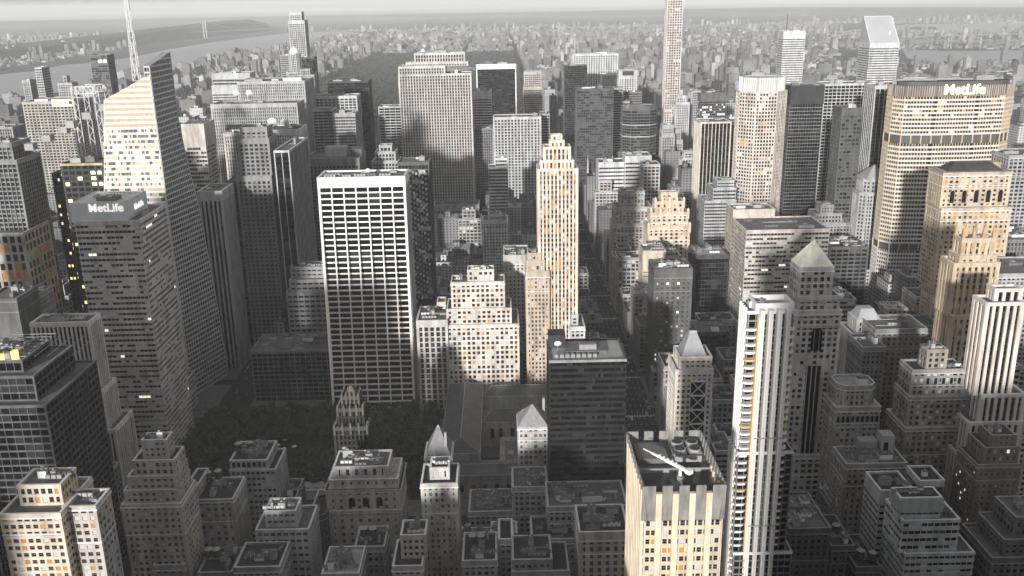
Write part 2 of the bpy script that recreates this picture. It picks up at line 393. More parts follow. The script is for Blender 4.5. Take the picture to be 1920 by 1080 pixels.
for z in (t[4]-26, t[4]-42, t[4]-67): M.prism(off(rect(t[0]-.1, t[1]-.1, t[2]+.1, t[3]+.1), .4), z, z+2.0, WHITE) if 0 else M.prism(off([(t[0]+(t[2]-t[0])*a, t[1]+(t[2]-t[0])*b) for a, b in ((.22, 0), (.78, 0), (1, .22), (1, .78), (.78, 1), (.22, 1), (0, .78), (0, .22))], .5), z, z+1.8, ROOFL)
M.build('pale_band', r)
B('stone_tower', 'slim ornate stone tower with a rounded pale crown, front of the white grid pencil tower', 1480, [(1271, 1289, 180, 0, 15, None, .2), (1268, 1292, 192, 0, 20)], 'vert', .5, 0, 'dark', top=4)
B('stone_tower', 'slim brick tower with white finials, left of the pair below the pencil tower', 1290, [(1243, 1262, 234, 0, 16), (1242, 1264, 250, 0, 20)], 'vert', .3, 0, 'dark', top=6)
B('stone_tower', 'slim brick tower with a pinnacle, right of the pair below the pencil tower', 1310, [(1266, 1276, 242, 0, 12), (1263, 1279, 262, 0, 18)], 'vert', .28, 0, 'dark', top=6)
B('apartment_tower', 'terraced pale grid tower stepping up in the middle right distance', 1230, [(1284, 1303, 284, 0, 14), (1280, 1306, 296, 0, 18), (1276, 1308, 315, 0, 24), (1270, 1310, 340, 0, 30)], 'grid', .4, 0, 'dark')
B('office_tower', 'dark tower with a white lit patch behind the orange topped tower', 1500, [(1314, 1361, 174, 0, 40)], 'horiz', .13, 0, 'litw', top=14)
B('office_tower', 'pale narrow slab left of the dark tower behind the orange topped tower', 1520, [(1298, 1313, 170, 0, 30)], 'vert', .34, 0, 'dark')
B('office_tower', 'black tower with white vertical fins and an orange lit top band', 1090, [(1315, 1370, 228, 0, 36)], 'vert', .6, .2, 'black', bay=4.2, pw=.8, pd=1.0, sh=.6, span=(.03,), top=2.2, bands_at=())
B('office_tower', 'plain dark grey slab right of the orange topped tower', 1150, [(1371, 1389, 224, 0, 40)], 'horiz', .14, 0, 'dark')
B('office_tower', 'terraced striped block low between the orange topped tower and the glass crowned tower', 1010, [(1346, 1376, 338, 0, 24), (1338, 1380, 352, 0, 30), (1322, 1380, 376, -2, 36)], 'horiz', .34, 0, 'dark')
x0, z0 = U(1102, 385, 1400); r = thing('church', 'twin spired pale stone church beside the avenue, spires against the dark brown slab', 'church', (x0, 1400, 0)); FOOT.append((x0-8, 1398, x0+48, 1480))
zt = U(1102, 292, 1400)[1]; sm_ = wall_mat(g3(.5))
M = MB(); M.box(4, 5, 0, 42, 75, 22, sm_); M.build('nave', r); M = MB()
M.quad([(4, 5, 22), (42, 5, 22), (23, 5, 36)], sm_); M.quad([(42, 5, 22), (42, 75, 22), (23, 75, 36), (23, 5, 36)], ROOFM); M.quad([(4, 75, 22), (4, 5, 22), (23, 5, 36), (23, 75, 36)], ROOFM); M.quad([(42, 75, 22), (4, 75, 22), (23, 75, 36)], sm_); M.build('roof', r)
for xx in (0, 38):
    M = MB(); M.box(xx-5, -2, 0, xx+5, 8, z0, sm_); M.build('bell_tower', r)
    M = MB(); M.cyl(xx, 3, z0, zt, 5, .2, sm_, 8)
    for a, b in ((-4, -1), (4, -1), (-4, 7), (4, 7)): M.pyr(rect(xx+a-1, b-1, xx+a+1, b+1), z0-1, (xx+a, b, z0+9), sm_)
    M.build('spire', r)
# glass crowned octagon
r, T, o = B('crowned_tower', 'pale octagonal tower with a translucent ribbed glass crown', 1040, [(1400, 1478, 146, 3, 42, None, .28), (1394, 1483, 172, 0, 46, None, .28)], 'grid', .6, .2, 'orange3', bay=3.6, fh=4, pw=1.2, sh=1.5, top=2, stuff=0)
M = MB(); t = T[0]; wx = t[2]-t[0]; c = .28
P8 = [(t[0]+c*wx, t[1]), (t[2]-c*wx, t[1]), (t[2], t[1]+c*wx), (t[2], t[3]-c*wx), (t[2]-c*wx, t[3]), (t[0]+c*wx, t[3]), (t[0], t[3]-c*wx), (t[0], t[1]+c*wx)]
pp = off(P8, .9)
for i in range(8):
    a, b = Vector(pp[i]), Vector(pp[(i+1) % 8])
    for k in range(9):
        p = a+(b-a)*k/8; M.bar((p.x, p.y, t[4]-21), (p.x, p.y, t[4]), .45, WHITE)
M.build('crown_ribs', r)
M = MB(); M.prism(off(P8, .62), t[4]-20.5, t[4]-.5, glass_mat((.42, .42, .4), .3, .5)); M.build('crown_glass', r)
B('glass_tower', 'black slab with horizontal bright strips on its right half, right of the glass crowned tower', 1090, [(1484, 1546, 160, 0, 30)], 'horiz', .16, 0, 'black', sh=1.0, fh=4.2, top=22, topm=wall_mat((.05, .05, .055)), stuff=4)
B('office_slab', 'wide dark slab with a pale line grid behind the black striped slab', 1150, [(1547, 1640, 156, 0, 34)], 'grid', .42, 0, 'black', pw=.7, sh=1.0, bay=5, top=3, stuff=4)
B('office_tower', 'dark brown tower left of the finned glass tower by the long sign tower', 950, [(1580, 1617, 202, 0, 26)], 'grid', .12, 0, 'mid', pw=.8, bay=4, top=8)
B('glass_tower', 'dark glass tower with bright vertical fins just left of the long sign tower', 1000, [(1642, 1678, 160, 0, 30)], 'vert', .42, 0, 'dark', bay=5, pw=.7, pd=.6, sh=1.0, span=(.1,), top=4)
r, T, o = B('stone_tower', 'pale octagonal stone tower with a sloped roof against the long sign tower', 930, [(1624, 1664, 336, 0, 28, None, .25), (1616, 1664, 362, -3, 34, None, .2)], 'vert', .36, 0, 'mid', bay=3.4, stuff=0)
M = MB(); t = T[0]; M.pyr(rect(t[0], t[1], t[2], t[3]), t[4]-.5, ((t[0]+t[2])/2+2, (t[1]+t[3])/2, t[4]+13), ROOFL); M.build('pitched_roof', r)

# the long sign tower
x0, za = U(1701, 162, 870); x1, zb = U(1890, 158, 870); zt = (za+zb)/2; D = 40; ox, oy = (x0+x1)/2, 890
root = thing('sign_tower', 'huge broad tower with a glowing MetLife sign across its top edge, upper right', 'skyscraper', (ox, oy, 0)); FOOT.append((x0-16, 870, x1+16, 912))
hw = (x1-x0)/2; po = [(-hw, -18), (-hw*.42, -21.5), (hw*.42, -21.5), (hw, -18), (hw+14, -6), (hw+14, 8), (hw, 22), (-hw, 22), (-hw-6, 8), (-hw-6, -6)]
F = MB(); wm = wall_mat((.60, .47, .31), .85, .3); sw = wall_mat(g3(.66, .12), .85, .25); BD = {}  # wm: orange piers stand in for golden light between the windows
def bands(k, z0):
    return BD.setdefault((z0, k), MB())
s = dict(ST['grid']); s.update(bay=2.7, fh=4.2, pw=.7, sh=1.75, pd=.4, sd=.75)
z2 = zt-10; zm = U(1800, 268, 870)[1]; zl = U(1690, 470, 870)[1]
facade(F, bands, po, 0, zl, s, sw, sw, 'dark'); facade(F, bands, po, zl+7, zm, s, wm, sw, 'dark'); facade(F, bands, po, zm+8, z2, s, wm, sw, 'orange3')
F.build('wall', root)
for M in BD.values(): M.build('window_band', root)
for zz in (zl, zm):
    M = MB(); M.prism(off(po, -1.2), zz, zz+8, STEEL); n = len(po)
    for i in range(n):
        a, b = Vector(po[i]), Vector(po[(i+1) % n])
        k = max(1, int((b-a).length/9))
        for j in range(k):
            p = a+(b-a)*j/k; M.bar((p.x, p.y, zz), (p.x, p.y, zz+8), .7, wm)
    M.build('plant_floor', root)
M = MB(); M.prism(off(po, .2), z2, zt-.5, wall_mat((.16, .155, .15)))
n = len(po)
for i in range(n):
    a, b = Vector(off(po, .7)[i]), Vector(off(po, .7)[(i+1) % n]); k = int((b-a).length/2.1)
    for j in range(k+1):
        p = a+(b-a)*j/k; M.bar((p.x, p.y, z2), (p.x, p.y, zt), .4, wall_mat(g3(.5, .4)))
M.build('top_screen', root)
M = MB(); M.prism(off(po, -4), zt-.6, zt+3.5, STEEL, ROOFD); M.build('roof', root); roofstuff(root, -hw, -10, hw, 14, zt+3.4, 9)
M = MB(); M.box(-hw-6, 0, zt, hw+6, 1, zt+5, METAL); M.build('parapet_screen', root)
SG = glass_mat((1, .9, .55), .5, .2, .55); SGW = glass_mat((1, .97, .92), .5, .2, .35)
sx = U(1808, 168, 868)[0]-ox; sz = U(1808, 168, 868)[1]
text('MetLife', 13.0, SG, root, (sx, -23.2, sz), (PI/2, 0, 0), bold=.02)
TOWERS.append(('long sign tower', PR(ox, 870, zt), ox, 870, zt))
B('office_tower', 'grey punched window tower cut by the right edge, right of the long sign tower', 840, [(1893, 1990, 290, 0, 40)], 'punch', .3, 0, 'dark', bay=4.5)
B('office_block', 'dark block low at the right edge with a flat roof under the grey tower', 730, [(1882, 1990, 448, 0, 40)], 'vert', .16, 0, 'dark')
B('office_block', 'plain grey roofed block at the right edge behind the fluted white tower', 640, [(1872, 1990, 512, 0, 45)], 'punch', .3, 0, 'dark')

# left distance
B('office_tower', 'narrow dark tower standing alone at far left in front of the river', 1500, [(65, 77, 126, 0, 26)], 'horiz', .4, 0, 'dark')
B('office_tower', 'short twin of the dark tower at far left', 1520, [(42, 55, 150, 0, 20)], 'punch', .3, 0, 'dark')
B('apartment_tower', 'small grey tower with a stub top above the yellow sign', 1450, [(118, 124, 142, 4, 10), (108, 134, 155, 0, 20)], 'punch', .3, 0, 'dark')
r, T, o = B('glass_tower', 'grey tower with two bright windows at the top left of the spired crystal tower', 1600, [(168, 200, 103, 0, 30)], 'glass', .2, 0, 'mid', stuff=0, top=1)
M = MB(); t = T[0]; [M.box(x, t[1]-.5, t[4]-13, x+6, t[1]-.2, t[4]-8, LITW) for x in (t[0]+13, t[0]+21)]; M.build('window', r)
r, T, o = B('office_tower', 'grid fronted office tower carrying a yellow Allianz sign', 1300, [(42, 139, 190, 0, 58)], 'grid', .36, .15, 'dark', bay=5.2, pw=1.4, sh=1.5, top=4, stuff=4)
M = MB(); t = T[0]; xs, zs = U(117, 192, 1298); xs -= o[0]; M.box(xs-15, t[1]-1.8, zs-5, xs+15, t[1]-1.0, zs+4, glass_mat((1, .9, .45), .5, .2, .8)); sg = M.build('sign', r)
text('Allianz', 7.2, STEEL, sg, (xs-4, t[1]-1.9, zs-.5), (PI/2, 0, 0), depth=.1)
M = MB(); M.cyl(0, 0, 0, .25, 3, 3, STEEL, 20); e_ = M.build('emblem', sg, (xs+11, t[1]-1.85, zs-.5)); e_.rotation_euler = (PI/2, 0, 0)
M = MB(); xe = t[2]+1.1; M.box(xe-.3, t[1]+24, t[4]-11, xe+.4, t[1]+50, t[4]-3, ROOFM); sg2 = M.build('sign', r); text('Allianz', 6, METAL, sg2, (xe+.5, t[1]+37, t[4]-7), (PI/2, 0, PI/2), depth=.1)

# crystal tower with the spire
Yb = 735; xr, zr = U(280, 140, Yb); xl, zl_ = U(195.5, 187, Yb); xl2, zl2 = U(196, 353, Yb)
ox, oy = xr-50, Yb+24; root = thing('crystal_tower', 'faceted crystal glass tower with a slanting top and white lattice spire', 'skyscraper', (ox, oy, 0)); FOOT.append((xl-30, Yb, xr+40, Yb+52))
def wA(x, y, z):
    f = min(1, max(0, (x+110)/110)); g = 1-min(1, max(0, (x+72)/122))
    sl_ = (xl2-xl)/(zl2-zl_)
    dx = g*(xl-ox+72+sl_*(z-zl_))
    return x+dx, y, z
s = dict(ST['horiz']); s.update(bay=3, fh=4.3, sh=1.7, pw=.3, pd=.22, sd=.3)
F = MB(); BD = {}; wm = wall_mat(g3(.8, .22), .5, .15)
zcut = U(400, 640, 735)[1]
facade(F, bands, rect(-72, -24, 50, 23), 0, 232, s, wm, wm, 'pale'); facade(F, bands, rect(-72, -24, 50, 23), 232, 300, s, wm, wm, 'screen')
zq = zr
n1 = Vector((-(zr-zl_), 0, (xr-xl))).normalized(); co = Vector((xr-ox, 0, zr))
F.build('wall', root, None, wA, [(co, n1)])
for M in BD.values(): M.build('window_band', root, None, wA, [(co, n1)])
M = MB(); a = (xl-ox, -24); zc = lambda x: zr+(x-(xr-ox))*(zr-zl_)/(xr-xl)
M.quad([(xl-ox, -23.8, zc(xl-ox)-.3), (50, -23.8, zc(50)-.3), (50, 23, zc(50)-.3), (xl-ox, 23, zc(xl-ox)-.3)], ROOFM)
M.build('roof', root)
for k in range(9):
    M = MB(); x = -66+k*12; M.box(x, -6+(k % 3)*6, zc(x)-3, x+7, 2+(k % 3)*6, zc(x)+2.5, ROOFL if k % 2 else METAL)
    M.build('roof_plant', root)
# the darker rear crystal
zf = U(281, 124, Yb)[1]; xb, zb2 = U(319.5, 97, Yb+50)
F = MB(); BD = {}; gm = wall_mat(g3(.58), .5, .2); s2 = dict(ST['horiz']); s2.update(bay=3.2, fh=4.3, sh=1.3, pw=.28, pd=.3, sd=.36)
KN = [(0, 17), (60, 15), (155, 9), (200, 3), (240, 0), (320, 0)]
def wB(x, y, z):
    t_ = max(0, (y+24)/50); z = min(max(z, 0), 320)
    for (a, p), (b, q) in zip(KN[:-1], KN[1:]):
        if a <= z <= b: k = p+(q-p)*(z-a)/(b-a); break
    return x + (t_*k if x > 48 else 0), y, z
for za_, zb_ in ((0, 60), (60, 155), (155, 200), (200, 240), (240, 310)):
    facade(F, bands, [(45, -20), (50.6, -23.2), (50.8, 26), (45, 26)], za_, zb_, s2, gm, gm, 'mid')
n2 = Vector((0, -(zb2-zf), 50)).normalized(); c2 = Vector((0, -24, zf))
F.build('rear_wall', root, None, wB, [(c2, n2)])
for M in BD.values(): M.build('rear_window_band', root, None, wB, [(c2, n2)])
M = MB(); M.quad([(45, -20, zf+(zb2-zf)*.08), (50.5, -23, zf), (50.7, 26, zb2), (45, 26, zb2)], ROOFL); M.build('rear_roof', root, None, wB)
# lattice spire
sx, sz = U(256, 142, Yb+26); sx -= ox; tx, tz = U(241.5, 0, Yb+26)
M = MB(); H = 102; zb3 = sz-4
def leg(k, t): return (sx+3.4*(1-t*.8)*math.cos(k*PI/2+PI/4), 2+3.4*(1-t*.8)*math.sin(k*PI/2+PI/4), zb3+H*t)
for k in range(4):
    M.bar(leg(k, 0), leg(k, 1), .34, WHITE)
    for j in range(12):
        M.bar(leg(k+j % 2, j/12), leg(k+1-j % 2, (j+1)/12), .2, WHITE); M.bar(leg(k+1, j/12), leg(k, j/12), .16, WHITE)
M.build('spire', root)
TOWERS.append(('crystal tower', PR(ox, Yb, 270), ox, Yb, 270))

# lattice frame of the tower behind
Yl = 870; xa, z1_ = U(137, 163, Yl); xb_, _ = U(178, 162, Yl); z0_ = U(190, 296, Yl)[1]
r, T, o = B('media_tower', 'dark tower crowned by an open white lattice frame, left of the crystal tower', Yl, [(150, 191, 296, 0, 32)], 'glass', .2, 0, 'black', stuff=1)
M = MB(); L_ = MB(); cx4 = [(xa-o[0], -16), (xb_-o[0], -16), (xb_-o[0], 8), (xa-o[0], 8)]
for i in range(4):
    a, b = cx4[i], cx4[(i+1) % 4]
    for z in (z1_, z1_-6.5): M.bar((*a, z), (*b, z), .42, WHITE)
    n = 5
    for j in range(n):
        p = (a[0]+(b[0]-a[0])*j/n, a[1]+(b[1]-a[1])*j/n); q = (a[0]+(b[0]-a[0])*(j+1)/n, a[1]+(b[1]-a[1])*(j+1)/n); m_ = ((p[0]+q[0])/2, (p[1]+q[1])/2)
        M.bar((*p, z1_-6.5), (*m_, z1_), .26, WHITE); M.bar((*m_, z1_), (*q, z1_-6.5), .26, WHITE)
M.build('lattice_ring', r)
for i in range(4):
    M = MB(); x, y = cx4[i]
    for d in (-2.2, 2.2): M.bar((x+d, y, z0_-8), (x+d, y, z1_), .36, WHITE)
    n = 12; zz = [z0_-8+(z1_-z0_+8)*k/n for k in range(n+1)]
    for k in range(n): M.bar((x-2.2*(-1)**k, y, zz[k]), (x+2.2*(-1)**k, y, zz[k+1]), .24, WHITE)
    M.build('lattice_leg', r)
B('office_tower', 'black tower with rows of yellow lit windows left of the crystal tower', 800, [(114, 191, 306, 0, 30)], 'grid', .06, 0, 'lit', bay=6, fh=5, pw=1.6, sh=2, top=2, topm=wall_mat((.5, .4, .22)), stuff=4)
B('office_tower', 'narrow dark strip of brightly lit yellow windows beside the black tower', 815, [(98, 112, 324, 0, 24)], 'grid', .05, 0, 'lit', bay=4, fh=4, top=1)
# left edge towers
r, T, o = B('media_tower', 'dark ribbed tower over the pale base at the left edge', 770, [(-40, 20, 268, 0, 30), (-40, 30, 300, -4, 40)], 'vert', .2, 0, 'dark', bay=4, pw=.7, stuff=5, top=4)
B('stone_tower', 'pale gridded lower tower with an orange lit strip at the left edge', 752, [(-40, 42, 437, 0, 46)], 'grid', .5, .3, 'orange2', bay=6.5, fh=8, pw=2.2, sh=2.2, top=3, stuff=0)
B('office_block', 'blank pale slab with a row of small square windows at the left edge', 610, [(-30, 30, 560, 0, 30)], 'punch', .14, 0, 'dark', pw=12, bay=14, fh=6, sh=4, top=2)
B('office_block', 'low mottled grey block with curved parapet right of the blank slab', 640, [(22, 56, 562, 0, 34)], 'punch', .25, 0, 'dark')
B('office_tower', 'far small grey tower at the left edge above the ribbed tower', 1150, [(-20, 22, 238, 0, 30)], 'vert', .25, 0, 'dark')
# sign tower at left
r, T, o = B('sign_tower', 'grey ribbon windowed tower at left with a MetLife sign on its plant box', 620, [(133, 230, 380, 1.5, 40), (140, 259, 414, 0, 54)], 'horiz', .6, .05, 'flat', bay=3, fh=4.0, sh=2.1, top=3, stuff=7)
t = T[0]; M = MB(); M.box(t[0]-1.1, t[1]-1.1, T[1][4]-.9, t[2]+1.1, t[3]+1.1, t[4]-.4, wall_mat(g3(.62), .7, .15)); M.build('plant_box', r)
lx, lz = U(197, 391, 619); text('MetLife', 8, SGW, r, (lx-o[0], t[1]-1.3, lz), (PI/2, 0, 0), bold=.015)
text('MetLife', 5.6, SGW, r, (t[2]+1.3, t[1]+24, t[4]-7), (PI/2, 0, PI/2), bold=.03)
# west of sixth avenue
B('office_tower', 'grey slab with five black vertical window strips, right of the crystal tower', 800, [(372, 414, 358, 0, 35)], 'vert', .36, 0, 'black', bay=3.6, pw=1.6, pd=1.1, sh=.4, span=(.02,), top=9, stuff=3)
B('office_tower', 'plain black tower between the grey striped slab and the art deco shaft', 870, [(424, 450, 340, 0, 60)], 'glass', .12, 0, 'black')
B('office_tower', 'dark stone tower with stepped shoulders and deep window bays, left centre', 850, [(450, 499, 238, 2, 20), (446, 503, 260, 0, 26), (444, 508, 330, -4, 34)], 'grid', .2, 0, 'dark', bay=4.6, pw=1.8, top=5)
B('office_tower', 'pale finely ribbed slab peeping out left of the dark stone tower', 930, [(420, 449, 250, 0, 30)], 'vert', .42, .1, 'mid', bay=2.6)
B('office_tower', 'black tower with thin white vertical lines on both faces, left centre', 820, [(514, 541, 282, 0, 84)], 'vert', .5, 0, 'black', bay=5.2, pw=.55, pd=.5, sh=.3, span=(.02,), top=2)
r, T, o = B('office_tower', 'pale box tower lit on its upper third beside the crystal tower', 1010, [(340, 381, 232, 0, 36)], 'horiz', .45, .15, 'office', fh=4.5, top=26, stuff=4)
B('office_slab', 'wide white capped slab with dark slots, far left of centre', 1420, [(397, 468, 137, 0, 30), (397, 476, 160, -2, 34)], 'horiz', .5, 0, 'dark', top=13)
B('office_slab', 'broad grey ribbed slab with round roof discs, behind the satellite dish building', 1250, [(445, 570, 152, 0, 62)], 'vert', .34, 0, 'mid', bay=2.8, pw=1.3, top=4)
r, T, o = B('office_slab', 'broad grey ribbed slab with two white discs on its roof', 1110, [(396, 556, 194, 0, 40)], 'vert', .32, 0, 'mid', bay=2.6, pw=1.2, top=5, stuff=5)
DISH = []
def dish(px, py, Y, rad, label):
    x, z = U(px, py, Y); root = thing('satellite_dish', label, 'satellite dish', (x, Y, z-rad*1.4), 'white satellite dishes on roofs')
    M = MB(); n = 20; k0 = len(M.v); i = M.mi(WHITE)
    tilt = Matrix.Rotation(R(-62), 3, 'X')
    rings = 5
    for side in (0, .25):
        for q in range(rings+1):
            rr = rad*q/rings
            for a in range(n):
                v = tilt @ Vector((rr*math.cos(2*PI*a/n), rr*math.sin(2*PI*a/n), rr*rr/rad*.35-side)) ; v = Vector((v.x, v.y*-1 if 0 else v.y, v.z+rad*1.4)); M.v.append(tuple(v))
    for sd in range(2):
        for q in range(rings):
            for a in range(n):
                b = (a+1) % n; k = sd*(rings+1)*n
                M.f.append((k+q*n+a, k+q*n+b, k+(q+1)*n+b, k+(q+1)*n+a)); M.m.append(i)
    M.build('reflector', root)
    M = MB(); M.cyl(0, .3, -2, rad*1.2, rad*.16, rad*.12, METAL, 8); M.build('pedestal', root)
    M = MB(); c = tilt @ Vector((0, 0, rad*.8)); M.bar((0, 0, rad*1.4), (c.x, c.y, c.z+rad*1.4), rad*.03, METAL); M.cyl(c.x, c.y, c.z+rad*1.4-.3, c.z+rad*1.4+.3, rad*.1, rad*.1, METAL, 8); M.build('feed_horn', root)
r, T, o = B('office_block', 'pale ribbed block topped by two large satellite dishes', 1010, [(500, 559, 243, 0, 44)], 'vert', .46, 0, 'mid', bay=2.6, pw=1.3, top=6, stuff=2)
dish(510, 230, 1018, 5, 'large white satellite dish, left one of the pair on the pale ribbed block')
dish(534, 230, 1018, 4.6, 'large white satellite dish, right one of the pair on the pale ribbed block')
dish(443, 177, 1116, 4.2, 'white satellite dish, left one of the pair on the broad grey ribbed slab')
dish(467, 176, 1116, 4.2, 'white satellite dish, right one of the pair on the broad grey ribbed slab')
B('office_block', 'dark flat topped block right of the satellite dish building', 900, [(512, 556, 300, 0, 60)], 'vert', .15, 0, 'dark')
B('office_tower', 'tower with a white louvred top band, left of centre', 1340, [(583, 668, 180, 0, 36)], 'vert', .55, 0, 'dark', bay=6, pw=1.2, top=4, stuff=5)
B('office_tower', 'dark tower with thin pale lines in front of the white louvred tower, left one', 1210, [(586, 623, 206, 0, 30)], 'vert', .34, 0, 'black', bay=7, pw=.5, pd=.4, top=2)
B('office_tower', 'dark horizontally banded tower in front of the white louvred tower, right one', 1200, [(624, 665, 212, 0, 30)], 'horiz', .3, 0, 'dark', top=5)
B('office_tower', 'tall black slab behind the white louvred tower', 1470, [(614, 690, 152, 0, 40)], 'glass', .07, 0, 'black', top=3)
r, T, o = B('office_block', 'brown flat topped block with two big roof huts behind the white grid tower', 950, [(572, 672, 297, 0, 46)], 'vert', .16, 0, 'dark', bay=4, top=8, roof=ROOFM, stuff=2)
M = MB(); t = T[0]; M.box(t[0]+18, t[1]+16, t[4]-1, t[0]+40, t[1]+32, t[4]+9, ROOFL); M.build('roof_hut', r)
M = MB(); M.box(t[0]+44, t[1]+20, t[4]-1, t[0]+56, t[1]+38, t[4]+6, STEEL); M.build('roof_hut', r)

# the white grid tower
r, T, o = B('grid_tower', 'white framed grid tower with a blank white top and sweeping base, centre left', 715, [(597, 757, 331, 0, 30)], 'grid', .78, .12, 'black', bay=9.75, fh=4.75, pw=1.0, sh=1.15, pd=1.1, sd=.9, top=8.5, roof=ROOFM, stuff=9, grime=.08,
            warp=lambda x, y, z: (x, y + (-(max(0, 70-z)/70)**2.2*11 if y < 0 else (max(0, 70-z)/70)**2.2*11), z))
M = MB(); t = T[0]
for k in range(18):
    y = t[1]+2+k*1.55
    M.bar((t[2]+1.2, y, 70), (t[2]+1.2, y, t[4]-9), .2, ROOFL)
M.build('side_fins', r)
dish(690, 321, 726, 2.2, 'small white dish on the roof of the white grid tower')
B('office_tower', 'dark tower with pale vertical lines between the black slab and the wide ribbed slab', 1290, [(710, 751, 200, 0, 30)], 'vert', .36, 0, 'black', bay=7.5, pw=.6, pd=.5, top=2)
r, T, o = B('stone_tower', 'small art deco brick tower in front of the dark lined tower', 1010, [(712, 733, 272, 3, 14), (704, 740, 284, 0, 22), (698, 746, 302, -3, 28)], 'vert', .3, 0, 'dark', bay=3.6, stuff=1)
r, T, o = B('office_tower', 'tower of staggered panels with bright glints right of the white grid tower', 870, [(746, 803, 304, 0, 30)], 'grid', .12, 0, 'office', bay=3.4, fh=4.6, pw=.4, sh=1.0, top=3)
M = MB(); t = T[0]
for i in range(9):
    for j in range(26):
        x = t[0]+1+i*(t[2]-t[0]-2)/9; z = t[4]-9-j*5-(i % 3)*1.6
        if z > 5: M.prism([(x, t[1]-1.6), (x+1.9, t[1]-.5), (x+1.9, t[1]-.3), (x, t[1]-.3)], z, z+2.2, WHITE if (i*7+j*3) % 5 == 0 else ROOFL)
M.build('angled_panels', r)
# wide ribbed limestone slab
r, T, o = B('limestone_slab', 'great stepped limestone slab with fine vertical ribs, centre top', 1290, [(778, 870, 99, 12, 20), (762, 876, 116, 6, 26), (748, 833, 124, 0, 34), (748, 882, 138, 2, 36)], 'vert', .6, .1, 'dark', bay=3.7, pw=1.3, pd=1.2, sh=1.6, fh=4.2, span=(.3,), top=3, stuff=4)
M = MB(); M.cyl(0, 0, 2, 4, 3.4, 3.4, WHITE, 16); M.cyl(0, 0, 4, 6.5, 3.4, 1, WHITE, 16); M.cyl(0, 0, 0, 2, 1, 1, METAL); M.build('radar_dome', r, (U(792, 95, 1300)[0]-o[0], 0, T[0][4]-1))
B('office_block', 'low ribbed stone base block under the great limestone slab', 1262, [(814, 897, 384, 0, 30)], 'vert', .34, 0, 'dark', bay=4, top=9)
B('office_tower', 'pale topped tower with thin horizontal lines right of the limestone slab', 1450, [(885, 921, 170, 0, 30)], 'horiz', .46, 0, 'dark', fh=4, top=13)
B('office_block', 'dark low flank of the pale topped tower', 1330, [(890, 923, 240, 0, 30)], 'vert', .18, 0, 'dark')
B('limestone_slab', 'grey ribbed slab right of centre with fins at its top', 1330, [(926, 1013, 219, 0, 34)], 'vert', .42, 0, 'dark', bay=4.6, pw=1.9, pd=1.2, fh=4.2, top=4)
B('office_block', 'grey blank sided block between the ribbed slab and the avenue', 1370, [(1014, 1030, 213, 0, 34)], 'horiz', .26, 0, 'dark')
B('office_tower', 'small white banded tower with a round roof hut below the ribbed slab', 1150, [(929, 950, 296, 3, 14), (916, 952, 313, 0, 24)], 'horiz', .46, 0, 'dark', fh=4.2)
B('office_block', 'small pale block of square windows between the limestone slab and the orange crowned tower', 1000, [(916, 938, 402, 3, 14), (905, 951, 413, 0, 26)], 'punch', .46, 0, 'dark', win=False)
# orange crowned art deco tower
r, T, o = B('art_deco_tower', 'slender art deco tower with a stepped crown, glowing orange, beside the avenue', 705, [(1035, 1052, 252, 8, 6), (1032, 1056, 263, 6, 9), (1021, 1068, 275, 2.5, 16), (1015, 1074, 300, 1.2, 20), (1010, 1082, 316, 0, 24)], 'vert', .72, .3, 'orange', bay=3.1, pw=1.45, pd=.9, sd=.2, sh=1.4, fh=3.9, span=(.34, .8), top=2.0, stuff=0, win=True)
B('office_block', 'stepped lower wing at the foot of the art deco tower, on the avenue', 696, [(1072, 1083, 590, 6, 20), (1070, 1096, 612, 0, 30)], 'punch', .42, 0, 'dark')
B('office_tower', 'slim stepped stone tower with an orange top left of the art deco tower', 700, [(990, 1013, 474, 4, 14), (988, 1020, 488, 2, 20), (987, 1029, 508, 0, 26)], 'punch', .5, .45, 'orange2', bay=3.2, pw=1.5, top=5, win=True)
B('office_tower', 'grey tower of small square windows between the cream stepped building and the slim stone tower', 765, [(945, 990, 478, 0, 34)], 'punch', .4, .1, 'dark', bay=3.6, pw=2, top=8, win=True)
# cream stepped building
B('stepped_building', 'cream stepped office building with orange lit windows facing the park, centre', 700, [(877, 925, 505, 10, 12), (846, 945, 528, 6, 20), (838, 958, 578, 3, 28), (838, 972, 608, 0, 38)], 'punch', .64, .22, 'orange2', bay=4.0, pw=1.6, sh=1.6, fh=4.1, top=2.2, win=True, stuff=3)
B('office_block', 'narrow cream wing with an orange lit wall left of the cream stepped building', 730, [(820, 834, 566, 0, 14)], 'punch', .6, .5, 'orange2', bay=5)
B('office_block', 'grey office block with tall window strips between the grid tower and the cream building', 698, [(782, 837, 600, 0, 36)], 'vert', .42, .05, 'dark', bay=5.2, pw=1.7, sh=1.0, fh=4.6, pd=.8, top=6, stuff=5, win=True)
B('office_block', 'low dark gridded block beside the park left of the white grid tower', 722, [(470, 622, 657, 0, 42)], 'grid', .17, 0, 'black', bay=4.6, fh=4.0, pw=.5, sh=.9, pd=.4, sd=.3, top=2.5, stuff=14)
B('office_block', 'grey banded block behind the low gridded block', 800, [(545, 613, 500, 12, 18), (543, 620, 524, 4, 26), (537, 622, 548, 0, 36)], 'horiz', .28, 0, 'dark', bay=5, fh=4.6, sh=2.6, pw=1.2, pd=.5, top=3, stuff=5)
